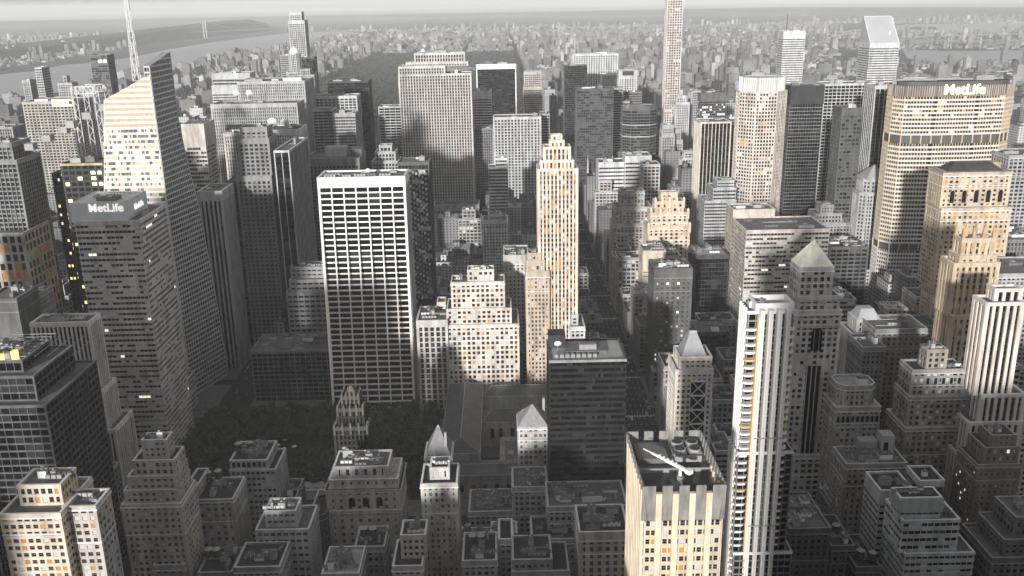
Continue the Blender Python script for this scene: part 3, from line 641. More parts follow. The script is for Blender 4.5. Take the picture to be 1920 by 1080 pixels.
# avenue side towers
B('office_slab', 'white slab with black ribbon windows, lower left part of the striped pair', 1200, [(1123, 1172, 304, 0, 32)], 'horiz', .58, 0, 'black', fh=5.2, sh=2.9, top=7)
B('office_slab', 'white slab with black ribbon windows, taller right part of the striped pair', 1190, [(1173, 1221, 292, 0, 34)], 'horiz', .6, 0, 'black', fh=5.2, sh=2.9, top=9)
B('stone_tower', 'stepped grey stone tower with a pale top left of the turreted tower', 1010, [(1164, 1208, 358, 4, 18), (1154, 1222, 388, 0, 28), (1150, 1226, 420, -4, 34)], 'punch', .34, .1, 'office', bay=4, pw=1.8, top=3)
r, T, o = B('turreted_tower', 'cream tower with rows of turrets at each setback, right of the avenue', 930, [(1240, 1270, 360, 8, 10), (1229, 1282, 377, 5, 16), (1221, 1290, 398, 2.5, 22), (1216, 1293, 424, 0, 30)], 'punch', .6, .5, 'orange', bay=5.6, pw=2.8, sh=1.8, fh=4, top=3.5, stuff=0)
for t in T[1:]:
    n = 5
    for k in range(n):
        M = MB(); x = t[0]+(t[2]-t[0])*k/(n-1); M.box(x-1.2, t[1]-1.3, t[4]-7, x+1.2, t[1]+1.2, t[4]+2.6, wall_mat(g3(.62, .5), .85, .3)); M.pyr(rect(x-1.2, t[1]-1.3, x+1.2, t[1]+1.2), t[4]+2.6, (x, t[1], t[4]+4.4), WHITE); M.build('turret', r)
r, T, o = B('scaffolded_block', 'pale block wrapped in sheeting between the turreted tower and the dark brick tower', 850, [(1206, 1248, 470, 0, 30), (1206, 1276, 480, 2, 28)], 'vert', .55, .35, 'pale', bay=6, pw=.4, pd=.3, sh=3.2, top=8, stuff=3)
r, T, o = B('brick_tower', 'dark brick tower with pairs of bright windows and a glowing left edge', 720, [(1228, 1298, 503, 0, 30)], 'punch', .12, .1, 'litw', bay=4.4, pw=2.4, sh=2.2, fh=4.1, top=8, stuff=6, win=True)
B('glass_tower', 'black glass box with a pale roof hut, right of the dark brick tower', 800, [(1306, 1366, 478, 0, 36)], 'glass', .07, 0, 'black', bay=3, top=4, roof=ROOFL, stuff=3)
B('office_block', 'low black block in front of the black glass box', 690, [(1308, 1368, 622, 0, 30)], 'glass', .08, 0, 'black')
B('office_tower', 'big white banded tower with a wide grey roof, right centre', 760, [(1400, 1555, 430, 0, 50)], 'horiz', .56, .2, 'flat', bay=3, fh=4.0, sh=2.0, top=3.2, pw=.35, roof=ROOFM, stuff=5)
r, T, o = B('plant_box', 'blank pale roof block standing behind the left end of the big white banded tower', 812, [(1376, 1452, 392, 0, 26)], 'horiz', .46, .3, 'dark', top=26, stuff=6)
B('office_block', 'dark block with a glass skylight roof right of the white banded tower', 830, [(1557, 1628, 462, 0, 40)], 'grid', .12, 0, 'dark', bay=6, roof=ROOFD, stuff=7)
B('office_block', 'small stepped grey block behind the big white banded tower', 930, [(1540, 1562, 384, 6, 16), (1530, 1578, 400, 2, 24), (1520, 1594, 418, 0, 34)], 'punch', .24, 0, 'dark')
# pyramid roofed shaft
r, T, o = B('pyramid_tower', 'tall shaft with a pale pyramid roof and arched top windows, right of centre', 520, [(1500, 1562, 500, 3, 16), (1498, 1574, 555, 1, 21), (1493, 1577, 582, 0, 23), (1488, 1578, 852, -2.5, 28)], 'punch', .58, .05, 'office', bay=4.2, pw=1.6, sh=1.5, fh=3.8, top=2.5, stuff=0, win=True)
t = T[0]; M = MB(); ax, az = U(1527, 447, 533)
po = rect(t[0]-.5, t[1]-.5, t[2]+.5, t[3]+.5); pr = wall_mat((.80, .79, .68), .6, .3, .3)
M.pyr(po, t[4]-.4, ((t[0]+t[2])/2, (t[1]+t[3])/2, az), pr); pm = M.build('pyramid_roof', r)
M = MB(); c_ = ((t[0]+t[2])/2, (t[1]+t[3])/2, az)
for i in range(4):
    a, b = Vector((*po[i], t[4]-.3)), Vector((*po[(i+1) % 4], t[4]-.3))
    for k in range(9): M.bar(tuple(a+(b-a)*k/9), tuple((a+(b-a)*k/9)*.15+Vector(c_)*.85) if k else c_, .14, pr)
M.build('roof_ridges', pm)
M = MB(); M.box(c_[0]+1, t[1]+.5, t[4]-.5, c_[0]+5, t[1]+6, t[4]+4.5, WHITE); M.build('dormer', r)
t = T[2]; M = MB(); xm = (t[0]+t[2])/2
for (w_, zz, hh) in ((6.5, t[4]-16, 10),):
    pts = [(xm-w_/2, t[1]-.75, zz-10), (xm+w_/2, t[1]-.75, zz-10), (xm+w_/2, t[1]-.75, zz+2)] + [(xm+w_/2*math.cos(a), t[1]-.75, zz+2+w_/2*math.sin(a)) for a in [k*PI/10 for k in range(1, 10)]] + [(xm-w_/2, t[1]-.75, zz+2)]
    M.quad(pts, BK)
    for x in (-1.6, 1.6): M.bar((xm+x, t[1]-.85, zz-10), (xm+x, t[1]-.85, zz+4), .2, ROOFL)
M.build('arched_window', r)
M = MB()
for i, t in enumerate(T[1:3]):
    for z in (t[4]-3.4, t[4]-11): M.prism(off(rect(t[0], t[1], t[2], t[3]), 1.2), z, z+.7, wall_mat(g3(.45, .08)))
M.build('cornice', r)
M = MB(); t = T[2]
for k in range(4):
    x = xm-4.4+k*2.95; M.bar((x, t[1]-.8, T[3][4]), (x, t[1]-.8, t[4]-34), .35, wall_mat(g3(.5, .05)))
for k in range(3): M.box(xm-4+k*2.95, t[1]-.6, T[3][4], xm-1.9+k*2.95, t[1]-.52, t[4]-36, DK)
M.build('window_strip', r)

# pale notched tower with hipped roof (centre right)
r, T, o = B('notched_tower', 'white stone tower with a grey hipped roof and cross braced glass notch', 540, [(1275, 1334, 668, 2, 20), (1268, 1336, 692, 0, 26)], 'punch', .82, .2, 'orange3', bay=3.2, pw=1.5, sh=1.7, fh=3.8, top=3, stuff=0, win=True)
t = T[0]; M = MB(); za = U(1302, 622, 552)[1]; cx_, cy_ = (t[0]+t[2])/2-.5, (t[1]+t[3])/2
b4 = rect(t[0]+1.2, t[1]+1, t[2]-2.5, t[3]-2); q4 = rect(cx_-2.4, cy_-2, cx_+2.4, cy_+2)
for i in range(4):
    j = (i+1) % 4; M.quad([(*b4[i], t[4]-1), (*b4[j], t[4]-1), (*q4[j], za), (*q4[i], za)], wall_mat((.3, .31, .33), .7, .2, .3))
M.prism(q4, za-.2, za+1.6, ROOFL, ROOFD); M.build('hipped_roof', r)
t = T[1]; M = MB(); xm = t[0]+(t[2]-t[0])*.62
for k in range(9):
    z = t[4]-8-k*10; x0, x1 = xm-4.6, xm+4.6
    if z < 12: break
    M.box(x0, t[1]-.9, z-9.6, x1, t[1]-.62, z, DK)
    M.bar((x0, t[1]-1.1, z-9.6), (x1, t[1]-1.1, z), .3, WHITE); M.bar((x0, t[1]-1.15, z), (x1, t[1]-1.15, z-9.6), .3, WHITE); M.box(x0, t[1]-1.4, z-.6, x1, t[1]-.7, z+.5, WHITE)
M.build('braced_notch', r)

# white balcony tower
r, T, o = B('apartment_tower', 'tall white ribbed apartment tower with curved balconies and an orange edge, lower right', 372, [(1404, 1487, 582, 0, 13), (1384, 1486, 846, -1.5, 16), (1376, 1484, 1034, -3, 19)], 'horiz', .17, 0, 'black', bay=3.2, fh=3.6, sh=.8, pw=.4, pd=.25, sd=.3, topm=WHITE, top=1.5, stuff=4, win=False)
t = T[0]; M = MB(); W_ = t[2]-t[0]; wt_ = wall_mat((.74, .72, .7), .7, .12); ow_ = wall_mat((.62, .42, .2), .8, .2)
for f in (.27, .46, .66, .86):
    for d in (-.62, .42): M.box(t[0]+W_*f+d-.35, t[1]-3.9, 0, t[0]+W_*f+d+.55, t[1]-.35, t[4]+1.2, wt_)
M.build('rib', r)
M = MB(); M.box(t[0]+W_*.19, t[1]-3.2, 0, t[0]+W_*.19+1.3, t[1]-.3, t[4]-2, wall_mat((.72, .55, .33), .8, .15)); M.build('orange_pier', r)
for i, (f0, f1) in enumerate(((0, .2), (.9, 1.0))):
    for k in range(int((t[4]-10)/3.6)):
        z = 8+k*3.6; M = MB()
        x0, x1 = t[0]+W_*f0-(.9 if i == 0 else 0), t[0]+W_*f1+(1.2 if i else 0)
        zt_ = T[1][4]
        if z < zt_: x0 -= (t[0]-T[1][0] if i == 0 else 0); x1 -= (0 if i == 0 else 0)
        n = 6; pts = [(x0, t[1]+2)] + [(x0+(x1-x0)*(.5-.5*math.cos(PI*q/n)), t[1]-.5-1.5*math.sin(PI*q/n)) for q in range(n+1)] + [(x1, t[1]+2)]
        M.prism(pts, z, z+.95, wt_ if k % 9 else ow_); M.build('balcony', r)
M = MB()
for k in range(4):
    y = t[1]+1.5+k*3.0
    M.box(T[1][0]-1.2, y, 0, T[1][0]-.3, y+1.0, T[1][4], wt_); M.box(t[0]-1.3, y, T[1][4], t[0]-.3, y+1.0, t[4]+1, wt_)
M.build('side_rib', r)
M = MB()
for z in (t[4]-60, t[4]-105): M.box(t[0]+W_*.24, t[1]-4.1, z, t[2]-.5, t[1]-3.7, z+.5, METAL)
M.build('joint_band', r)
M = MB()
for x0, y0, x1, y1 in ((t[0]+3, t[1], t[2]+.5, t[1]+1), (t[0]+3, t[3]-1, t[2]+.5, t[3]), (t[2]-.6, t[1]+1, t[2]+.4, t[3]-1), (t[0]+3, t[1]+1, t[0]+4, t[3]-1)): M.box(x0, y0, t[4]-1, x1, y1, t[4]+3.2, wt_)
M.build('roof_screen', r)

# foreground flared crown tower with the boom
Yc = 300; xl_, z1_ = U(1205, 911, Yc); xr_, z2_ = U(1363, 911, Yc); Z = (z1_+z2_)/2; D = 47; ox, oy = (xl_+xr_)/2, Yc+D/2; W_ = xr_-xl_; hw = W_/2
root = thing('flared_tower', 'foreground tower with pale piers, a flared grey metal crown and a sunken roof', 'skyscraper', (ox, oy, 0)); FOOT.append((xl_-2, Yc-3, xr_+2, Yc+D+2)); TOWERS.append(('flared tower', PR(ox, Yc, Z), ox, Yc, Z))
zc_ = Z-15.5; hb = hw-1.4; hy = D/2
crown = wall_mat((.25, .24, .23), .55, .45, .35); pale = wall_mat((.68, .58, .45), .85, .35, .3); stone = wall_mat((.56, .54, .50), .85, .3)
F = MB(); wins = []; s = dict(ST['punch']); s.update(bay=2.25, fh=3.9, pw=.5, sh=1.75, pd=.22, sd=.3)
facade(F, None or (lambda k, z: CORE), [(-hb, -hy+1.2), (hb, -hy+1.2), (hb, hy-1.2), (-hb, hy-1.2)], 0, zc_, s, stone, wall_mat((.62, .5, .34), .8, .2), 'orange2', wins) if 0 else None
CORE = MB()
facade(F, lambda k, z: CORE, [(-hb, -hy+1.2), (hb, -hy+1.2), (hb, hy-1.2), (-hb, hy-1.2)], 0, zc_, s, stone, wall_mat((.58, .48, .34), .8, .4), 'orange2', wins)
F.build('wall', root); CORE.build('floor_core', root); panes(root, wins, ox, oy)
slots = 5; pf = [-hw+W_*(k+1)/slots for k in range(slots-1)]
for x in pf:                            # four pale piers, front and back
    M = MB(); M.box(x-1.15, -hy-.2, 0, x+1.15, -hy+1.5, Z-3.2, pale); M.build('pier', root)
yf = [-hy+D*(k+1)/11 for k in range(10)]
for y in yf:
    for sx_ in (-1, 1):
        M = MB(); a, b = sorted((sx_*(hb-.2), sx_*(hw+.1))); M.box(a, y-.7, 0, b, y+.7, Z-3.2, pale)
        if sx_ < 0 or y < 0: M.build('side_pier', root)
def crown_panel(a0, a1, side):          # leaning metal panel, wider at its top, slightly thick
    M = MB(); q = 1.5
    if side in ('s', 'n'):
        g = -1 if side == 's' else 1; yt, yb = g*hy, g*(hy-q)
        A = [(a0, yb, zc_), (a1, yb, zc_), (a1, yt, Z), (a0, yt, Z)]; Bq = [(p[0], p[1]-g*.5, p[2]) for p in A]
    else:
        g = -1 if side == 'w' else 1; xt, xb__ = g*hw, g*(hw-q)
        A = [(xb__, a0, zc_), (xb__, a1, zc_), (xt, a1, Z), (xt, a0, Z)]; Bq = [(p[0]-g*.5, p[1], p[2]) for p in A]
    k = len(M.v); M.v += A+Bq; M.mats = [crown]
    M.f += [(0, 1, 2, 3), (7, 6, 5, 4), (0, 4, 5, 1), (1, 5, 6, 2), (2, 6, 7, 3), (3, 7, 4, 0)]; M.m += [0]*6
    M.build('crown_panel', root)
edges = [-hw]+pf+[hw]
for k in range(slots):
    a0 = edges[k]+(1.25 if k else 0); a1 = edges[k+1]-(1.25 if k < slots-1 else 0)
    crown_panel(a0, a1, 's'); crown_panel(a0, a1, 'n')
ey = [-hy]+yf+[hy]
for k in range(11):
    a0 = ey[k]+(.9 if k else 0); a1 = ey[k+1]-(.9 if k < 10 else 0)
    crown_panel(a0, a1, 'w'); crown_panel(a0, a1, 'e')
M = MB(); zr_ = Z-5.5; M.box(-hb, -hy+1.3, zc_-.1, hb, hy-1.3, zr_, crown); M.mats.append(ROOFM); M.build('crown_core', root)
M = MB(); M.quad([(-hb, -hy+1.3, zr_+.02), (hb, -hy+1.3, zr_+.02), (hb, hy-1.3, zr_+.02), (-hb, hy-1.3, zr_+.02)], ROOFM)
M.box(-hb+1, 4, zr_, -1, hy-5, zr_+2.6, ROOFM); M.box(-hb+1.5, -hy+4, zr_+.03, -3.2, -4, zr_+.3, ROOFD); M.box(2, -hy+6, zr_+.03, hb-1.5, -2, zr_+.3, ROOFD)
M.box(-hb, -3, zr_, hb, -2.4, zr_+1.8, METAL); M.box(.6, -hy+3, zr_, 1.1, 6, zr_+1.5, METAL); M.box(2, 1, zr_+.03, hb-3, 5, zr_+.35, ROOFD); M.box(1.6, 5, zr_, hb-2, 5.8, zr_+2.8, METAL)
M.build('roof', root)
for i in range(2):
    for j in range(2):
        M = MB(); x, y = 4.5+i*6.2, 10.5+j*6.2
        M.box(x-2.7, y-2.7, zr_, x+2.7, y+2.7, zr_+2.6, METAL); M.cyl(x, y, zr_+2.6, zr_+3.8, 2.3, 2.5, ROOFL, 20); M.cyl(x, y, zr_+3.75, zr_+3.9, 2.1, 2.1, ROOFD, 20); M.build('cooling_fan', root)
M = MB()
for k in range(16): M.cyl(-hb+5.5+2.6*math.cos(k*PI/15), -hy+3+2.6*math.sin(k*PI/15), zr_, zr_+.6, .35, .35, ROOFD, 6)
M.build('curved_rail', root)
# window cleaning boom
bx_, by_ = G(1283, 880, Z+.5); tx_, ty_ = G(1207, 831, Z+3)
rg = thing('roof_boom', 'white window cleaning boom lying diagonally across the flared tower roof', 'crane', (bx_, by_, zr_+.02))
d = Vector((tx_-bx_, ty_-by_, 0)); L_ = d.length; rg.rotation_euler.z = math.atan2(d.y, d.x)
zb_ = Z-zr_; W8 = wall_mat((.8, .8, .8), .5, .1)
M = MB(); M.v = []; M.box(-2.2, -.55, zb_-.1, L_*.45, .55, zb_+1.1, W8); M.box(L_*.45, -.38, zb_+.1, L_*.78, .38, zb_+.9, W8); M.box(L_*.78, -.2, zb_+.3, L_, .2, zb_+.7, W8); M.build('boom', rg)
M = MB(); M.box(-3.6, -1.1, zb_-.3, -1.2, 1.1, zb_+1.4, W8); M.build('counterweight', rg)
M = MB(); M.box(.4, -1.2, .5, 3.2, .8, 2.2, METAL); M.cyl(2, 0, 2.5, zb_, .7, .6, W8); M.build('carriage', rg)
for x in (0.2, 3.6):
    M = MB(); M.box(x-.5, -1.4, 0, x+.5, .8, .5, STEEL); M.build('wheel_block', rg)
M = MB()
for k in range(5): M.box(L_*.2+k*2.2, -.75, zb_+.2, L_*.2+k*2.2+.5, .75, zb_+1.35, W8)
M.build('boom_joint', rg)

# black ribbon block
r, T, o = B('black_ribbon_block', 'big black ribbon windowed block with a pale flat roof, lower centre', 482, [(1031, 1174, 674, 0, 34)], 'horiz', .018, 0, 'black', bay=1.6, fh=3.7, sh=1.7, pw=.12, pd=.1, sd=.3, top=1.6, topm=wall_mat(g3(.3)), roof=ROOFL, stuff=0)
t = T[0]
M = MB(); M.box(t[0]+10, t[1]+12, t[4]-1.2, t[2]-10, t[3]-5, t[4]+.6, ROOFM); M.build('roof_curb', r)
M = MB()
for k in range(8): M.box(t[0]+3+k*3.2, t[1]+6, t[4]-1.2, t[0]+5.2+k*3.2, t[1]+8.6, t[4]+.8, METAL)
M.build('air_handler', r); M = MB(); M.box(t[0]+18, t[1]+14, t[4]+.6, t[0]+28, t[1]+19, t[4]+3.6, METAL)
for k in range(6): M.cyl(t[0]+19+k*1.6, t[1]+16.5, t[4]+3.6, t[4]+4.1, .6, .6, STEEL, 8)
M.build('chiller', r)
M = MB(); M.box(t[0]+.5, t[3]-12, t[4]-1, t[0]+10.5, t[3]-1, t[4]+7, wall_mat((.05, .05, .052))); M.build('roof_hut', r)
dish(1046, 646, 502, 2.2, 'white dish on the dark hut at the back of the black ribbon block')
B('office_block', 'low cluttered roof block below the small pyramid roofed tower', 478, [(962, 1026, 912, 0, 24)], 'punch', .3, 0, 'office', roof=ROOFM, stuff=12)
B('office_block', 'low roofed annex in front of the black ribbon block', 452, [(1028, 1175, 948, 0, 28)], 'punch', .3, 0, 'dark', roof=ROOFM, stuff=9)

# black and gold gothic tower
r, T, o = B('gothic_tower', 'black brick gothic tower with pale golden pinnacles standing in the park', 520, [(641, 672, 742, 6, 9), (633, 680, 765, 4, 13), (627, 688, 800, 0, 20)], 'vert', .035, 0, 'black', bay=2.4, pw=1.0, pd=.8, top=2.4, topm=wall_mat((.07, .068, .06)), stuff=0)
gold = wall_mat((.13, .12, .10), .7, .6, .6)
for t in T:
    n = 5
    for k in range(n):
        for e in (0, 1):
            M = MB(); x = t[0]+(t[2]-t[0])*k/(n-1); y = t[1] if e == 0 else t[3]
            M.box(x-.55, y-1.2, t[4]-5, x+.55, y, t[4]+.8, gold); M.pyr(rect(x-.6, y-1.2, x+.6, y+.1), t[4]+.8, (x, y-.5, t[4]+3.2), gold); M.build('pinnacle', r)
    for k in range(1, 4):
        for x in (t[0], t[2]):
            M = MB(); y = t[1]+(t[3]-t[1])*k/4; M.box(x-.5, y-.5, t[4]-4, x+.5, y+.5, t[4]+1.4, gold); M.build('pinnacle', r)
M = MB(); t = T[0]; M.pyr(rect(t[0]+1, t[1]+1, t[2]-1, t[3]-1), t[4]-1, ((t[0]+t[2])/2, (t[1]+t[3])/2, t[4]+6), gold); M.build('crown', r)
# stone clubhouse with arches
def arches(r, t, xs, z, w_, h, m=BK, name='arched_window'):
    for x in xs:
        M = MB(); y = t[1]-.75
        pts = [(x-w_/2, y, z), (x+w_/2, y, z), (x+w_/2, y, z+h)]+[(x+w_/2*math.cos(a), y, z+h+w_/2*math.sin(a)) for a in [k*PI/8 for k in range(1, 8)]]+[(x-w_/2, y, z+h)]
        M.quad(pts, m); c = [(x+(w_/2+.3)*math.cos(a), y-.1, z+h+(w_/2+.3)*math.sin(a)) for a in [k*PI/8 for k in range(9)]]
        for a, b in zip(c[:-1], c[1:]): M.bar(a, b, .22, ROOFL)
        M.bar((x-w_/2-.3, y-.1, z-.2), (x-w_/2-.3, y-.1, z+h), .2, ROOFL); M.bar((x+w_/2+.3, y-.1, z-.2), (x+w_/2+.3, y-.1, z+h), .2, ROOFL)
        M.build(name, r)
CRE = wall_mat(g3(.46, .15))
def cornice(r, t, z, d=1.0, h=.9):
    M = MB(); M.prism(off(rect(t[0], t[1], t[2], t[3]), d+.5), z, z+h, CRE); M.prism(off(rect(t[0], t[1], t[2], t[3]), d), z-h*.8, z-.003, CRE); M.build('cornice', r)
r, T, o = B('stone_clubhouse', 'grand stone building with three tall arched windows under a cornice, bottom centre left', 470, [(626, 727, 874, 5, 20), (618, 745, 898, 3, 25), (612, 749, 917, 0, 30)], 'punch', .42, .12, 'dark', bay=5.2, pw=3.4, sh=2.4, fh=4.6, top=1.6, stuff=7, win=True)
t = T[2]; W_ = t[2]-t[0]; arches(r, t, [t[0]+W_*f for f in (.34, .53, .72)], t[4]-11, 3.4, 4.2)
cornice(r, t, t[4]-.9); cornice(r, t, t[4]-16, .5, .6); cornice(r, T[1], T[1][4]-.8, .3, .7)
# mansard building
r, T, o = B('mansard_house', 'narrow building with a steep grey hipped roof and spike, left of the library', 500, [(797, 846, 856, 0, 20)], 'punch', .4, .25, 'dark', bay=3, top=1.5, stuff=0, win=True)
t = T[0]; M = MB(); zz = U(822, 800, 510)[1]; cx_ = (t[0]+t[2])/2; cy_ = (t[1]+t[3])/2
b4 = rect(t[0], t[1], t[2], t[3]); q4 = rect(cx_-1, cy_-1, cx_+1, cy_+1)
for i in range(4): M.quad([(*b4[i], t[4]-.6), (*b4[(i+1) % 4], t[4]-.6), (*q4[(i+1) % 4], zz), (*q4[i], zz)], wall_mat((.22, .22, .24), .7, .3, .4))
M.pyr(q4, zz, (cx_, cy_, zz+1.5), ROOFL); M.build('hipped_roof', r)
M = MB(); M.box(t[2]-4, t[1]+3, t[4]-1, t[2]-2.6, t[1]+5, zz-1, ROOFL); M.build('chimney', r)
M = MB(); [M.pyr(rect(t[0]+x-.8, t[1]-.6, t[0]+x+.8, t[1]+1.4), t[4], (t[0]+x, t[1]+.4, t[4]+4), ROOFL) for x in (.8, 6)]; M.build('turrets', r)
B('apartment_building', 'pale narrow apartment block with twin wings and a white roof box, bottom centre', 430, [(807, 841, 876, 6, 12), (790, 856, 906, 0, 22)], 'punch', .4, .1, 'office', bay=3.3, pw=1.8, fh=3.6, top=2, stuff=2, win=True, roof=ROOFD)
r, T, o = B('pyramid_house', 'small pale tower with a pyramid roof left of the black ribbon block', 512, [(972, 1027, 800, 0, 20)], 'punch', .5, .1, 'office', bay=3, pw=1.3, sh=1.7, fh=3.7, top=1.2, stuff=0, win=True)
t = T[0]; M = MB(); cx_ = (t[0]+t[2])/2; az = U(1000, 757, 522)[1]
M.pyr(rect(t[0]-.6, t[1]-.6, t[2]+.6, t[3]+.6), t[4]-.2, (cx_, (t[1]+t[3])/2, az), wall_mat((.3, .3, .31), .8, .3, .4)); M.build('pyramid_roof', r)
M = MB(); M.box(t[2]-2.6, t[3]-5, t[4], t[2]-1, t[3]-2, az+1, ROOFL); M.build('chimney', r)

# left foreground
r, T, o = B('apartment_tower', 'white apartment slab with orange edged windows filling the bottom left corner', 330, [(34, 112, 908, 8, 14), (0, 112, 962, 0, 30)], 'punch', .64, .4, 'orange', bay=2.9, pw=1.0, sh=1.4, fh=3.4, pd=.35, sd=.5, top=1.8, stuff=5, win=True, roof=ROOFM)
r, T, o = B('apartment_wing', 'lower pale wing with a pier on its corner joined right of the corner apartment slab', 336, [(118, 178, 948, 0, 14)], 'punch', .5, .2, 'orange2', bay=3.2, pw=1.2, sh=1.5, fh=3.4, top=1.6, win=True, roof=ROOFM, stuff=2)
B('office_tower', 'striped vertical piered tower slice on the left edge above the corner slab', 440, [(-60, 8, 812, 0, 30)], 'vert', .5, .3, 'black', bay=3, pw=1.1, pd=.9, sh=.3, span=(.05,), top=3)
r, T, o = B('stepped_tower', 'silver pinstriped tower stepping down to the right, left side', 560, [(58, 165, 604, 0, 17), (62, 190, 733, -2, 22), (66, 214, 806, -4, 30)], 'vert', .74, .05, 'dark', bay=2.9, pw=1.1, pd=.8, sh=.8, span=(.07,), top=3, stuff=6)
r, T, o = B('glass_block', 'glass block with terraces, louvred side and an orange lit roof deck, left side', 430, [(-50, 40, 676, 16, 30), (-50, 62, 705, 8, 44), (-50, 84, 760, 0, 62)], 'horiz', .12, 0, 'black', bay=4.5, fh=4.2, sh=.9, pw=.4, pd=.5, sd=.7, top=1.4, stuff=14)
t = T[0]; M = MB()
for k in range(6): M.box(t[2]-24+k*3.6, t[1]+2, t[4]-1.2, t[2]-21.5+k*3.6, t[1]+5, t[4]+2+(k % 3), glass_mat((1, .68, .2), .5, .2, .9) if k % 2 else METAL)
M.build('lit_roof_plant', r)
M = MB()
for k in range(9): M.bar((t[0], t[1]+k*5, t[4]), (t[2], t[1]+k*5, t[4]+.1), .25, METAL); M.bar((t[0]+k*6.5, t[1], t[4]+2), (t[0]+k*6.5, t[3], t[4]+2), .25, METAL)
M.build('roof_frame', r)
r, T, o = B('brick_building', 'brick stepped building with an orange lit top box, lower left', 400, [(266, 311, 824, 6, 8), (250, 326, 862, 3, 14), (240, 328, 892, 2, 17), (233, 330, 918, 1.2, 20), (229, 338, 944, 0, 23)], 'punch', .36, .18, 'office', bay=3.3, pw=1.45, sh=1.7, fh=3.5, top=1.6, stuff=3, win=True, roof=ROOFD)
B('brick_building', 'plain brick block with a notched U shaped front, right of the stepped brick building', 432, [(342, 362, 922, 0, 26), (342, 436, 936, 3, 24)], 'punch', .3, .08, 'office', bay=3.6, pw=1.9, fh=3.6, top=1.5, win=True, roof=ROOFD, stuff=4)
B('office_block', 'grey block with rows of white blinds and rooftop clutter, beside the dark park', 478, [(432, 500, 862, 0, 24), (432, 516, 880, -1, 26)], 'horiz', .34, 0, 'office', bay=3, pw=.8, pd=.5, top=1.4, roof=ROOFD, stuff=7)
B('office_block', 'low dark roofed block with ducts left of the arched stone building', 480, [(503, 552, 938, 0, 26)], 'punch', .22, 0, 'dark', roof=ROOFD, stuff=5)
B('office_block', 'dark curved corner block tucked beside the arched stone building', 462, [(583, 610, 966, 0, 24, None, .3)], 'punch', .1, 0, 'dark', roof=ROOFD, stuff=1)
B('office_block', 'banded pale block with a white walled roof hut, bottom left of centre', 424, [(498, 554, 957, 4, 13), (480, 578, 992, 0, 24)], 'horiz', .42, 0, 'dark', bay=3.4, pw=.9, pd=.5, fh=4.4, sh=2.4, top=2, win=True, stuff=3)
B('loft_building', 'small building with a pale cluttered roof, bottom edge left of the twin tanks', 398, [(604, 672, 1074, 0, 24)], 'punch', .34, 0, 'dark', roof=ROOFL, stuff=10)
B('loft_building', 'dark roofed loft carrying a pair of water tanks, bottom centre', 426, [(666, 720, 1024, 0, 20)], 'punch', .24, 0, 'dark', roof=ROOFD, stuff=4)
B('loft_building', 'white fronted loft with a black roof and penthouse, bottom centre', 400, [(752, 797, 1002, 8, 14), (737, 791, 1060, 0, 24)], 'punch', .58, .1, 'dark', roof=ROOFD, stuff=3)
B('loft_building', 'dark roofed loft with a low white parapet and two tanks, bottom centre right', 402, [(868, 930, 1050, 0, 26)], 'punch', .28, 0, 'dark', roof=ROOFD, stuff=5)
B('loft_building', 'narrow pale stair hut building between dark roofs, bottom centre right', 420, [(936, 960, 1010, 0, 20)], 'punch', .4, 0, 'dark', roof=ROOFD, stuff=1)
B('loft_building', 'black roofed loft with a bright strip of clerestory windows, bottom centre right', 442, [(998, 1080, 1010, 0, 24)], 'punch', .34, 0, 'office', roof=ROOFD, stuff=3)
B('loft_building', 'long black roofed shed with a white skylight strip, bottom centre right', 400, [(962, 1034, 1048, 0, 22), (962, 1066, 1070, -2, 26)], 'punch', .24, 0, 'dark', roof=ROOFD, stuff=4)
B('loft_building', 'low building crowded with white air handlers behind the dark lofts', 480, [(880, 962, 958, 0, 26)], 'punch', .3, 0, 'dark', roof=ROOFM, stuff=16)
B('stone_building', 'pale stone building with a black roof, touching the left side of the flared tower', 402, [(1087, 1178, 996, 0, 26)], 'punch', .5, .15, 'dark', bay=4.2, pw=2.2, fh=4, top=5, roof=ROOFD, stuff=6, win=True)
B('loft_building', 'low gabled roof building at the bottom edge below the stepped brick building', 398, [(288, 344, 1058, 0, 22)], 'punch', .3, 0, 'dark', roof=ROOFM, stuff=3)
B('loft_building', 'dark flat roofed building with a white tank hut, bottom edge left', 396, [(440, 524, 1062, 0, 22)], 'punch', .26, 0, 'dark', roof=ROOFD, stuff=5)
B('loft_building', 'dark building with two tanks at the bottom edge, right of the stepped brick building', 400, [(372, 434, 1072, 0, 22)], 'punch', .2, 0, 'dark', roof=ROOFD, stuff=3)

# right foreground and middle
r, T, o = B('office_tower', 'white fluted tower with black window strips and an orange edge, right side', 470, [(1868, 1914, 540, 5, 7), (1851, 1917, 566, 0, 13), (1842, 1920, 738, -1.5, 17), (1818, 1912, 790, -3, 20), (1800, 1908, 850, -4.5, 24)], 'vert', .68, .2, 'black', bay=4.0, pw=1.7, pd=1.0, sh=.4, span=(.04,), top=2, stuff=4)
r, T, o = B('crenellated_tower', 'orange lit brick tower with tall pinnacles around its crown, right side', 560, [(1806, 1862, 446, 3, 10), (1801, 1866, 478, 1.5, 13), (1790, 1872, 492, 0, 17), (1786, 1880, 590, -2, 21)], 'vert', .55, .6, 'orange2', bay=4.2, pw=2.2, pd=.9, sh=1.5, top=3, stuff=1, span=(.4, .8))  # orange wall tint replaces warm sunlight on the brick
t = T[0]; tan = wall_mat(g3(.5, .9))
for k in range(4):
    x = t[0]+(t[2]-t[0])*k/3
    for y in (t[1], t[3]): M = MB(); M.box(x-.9, y-1, t[4]-9, x+.9, y+.8, t[4]+2, tan); M.pyr(rect(x-1, y-1.1, x+1, y+.9), t[4]+2, (x, y, t[4]+9), tan); M.build('pinnacle', r)
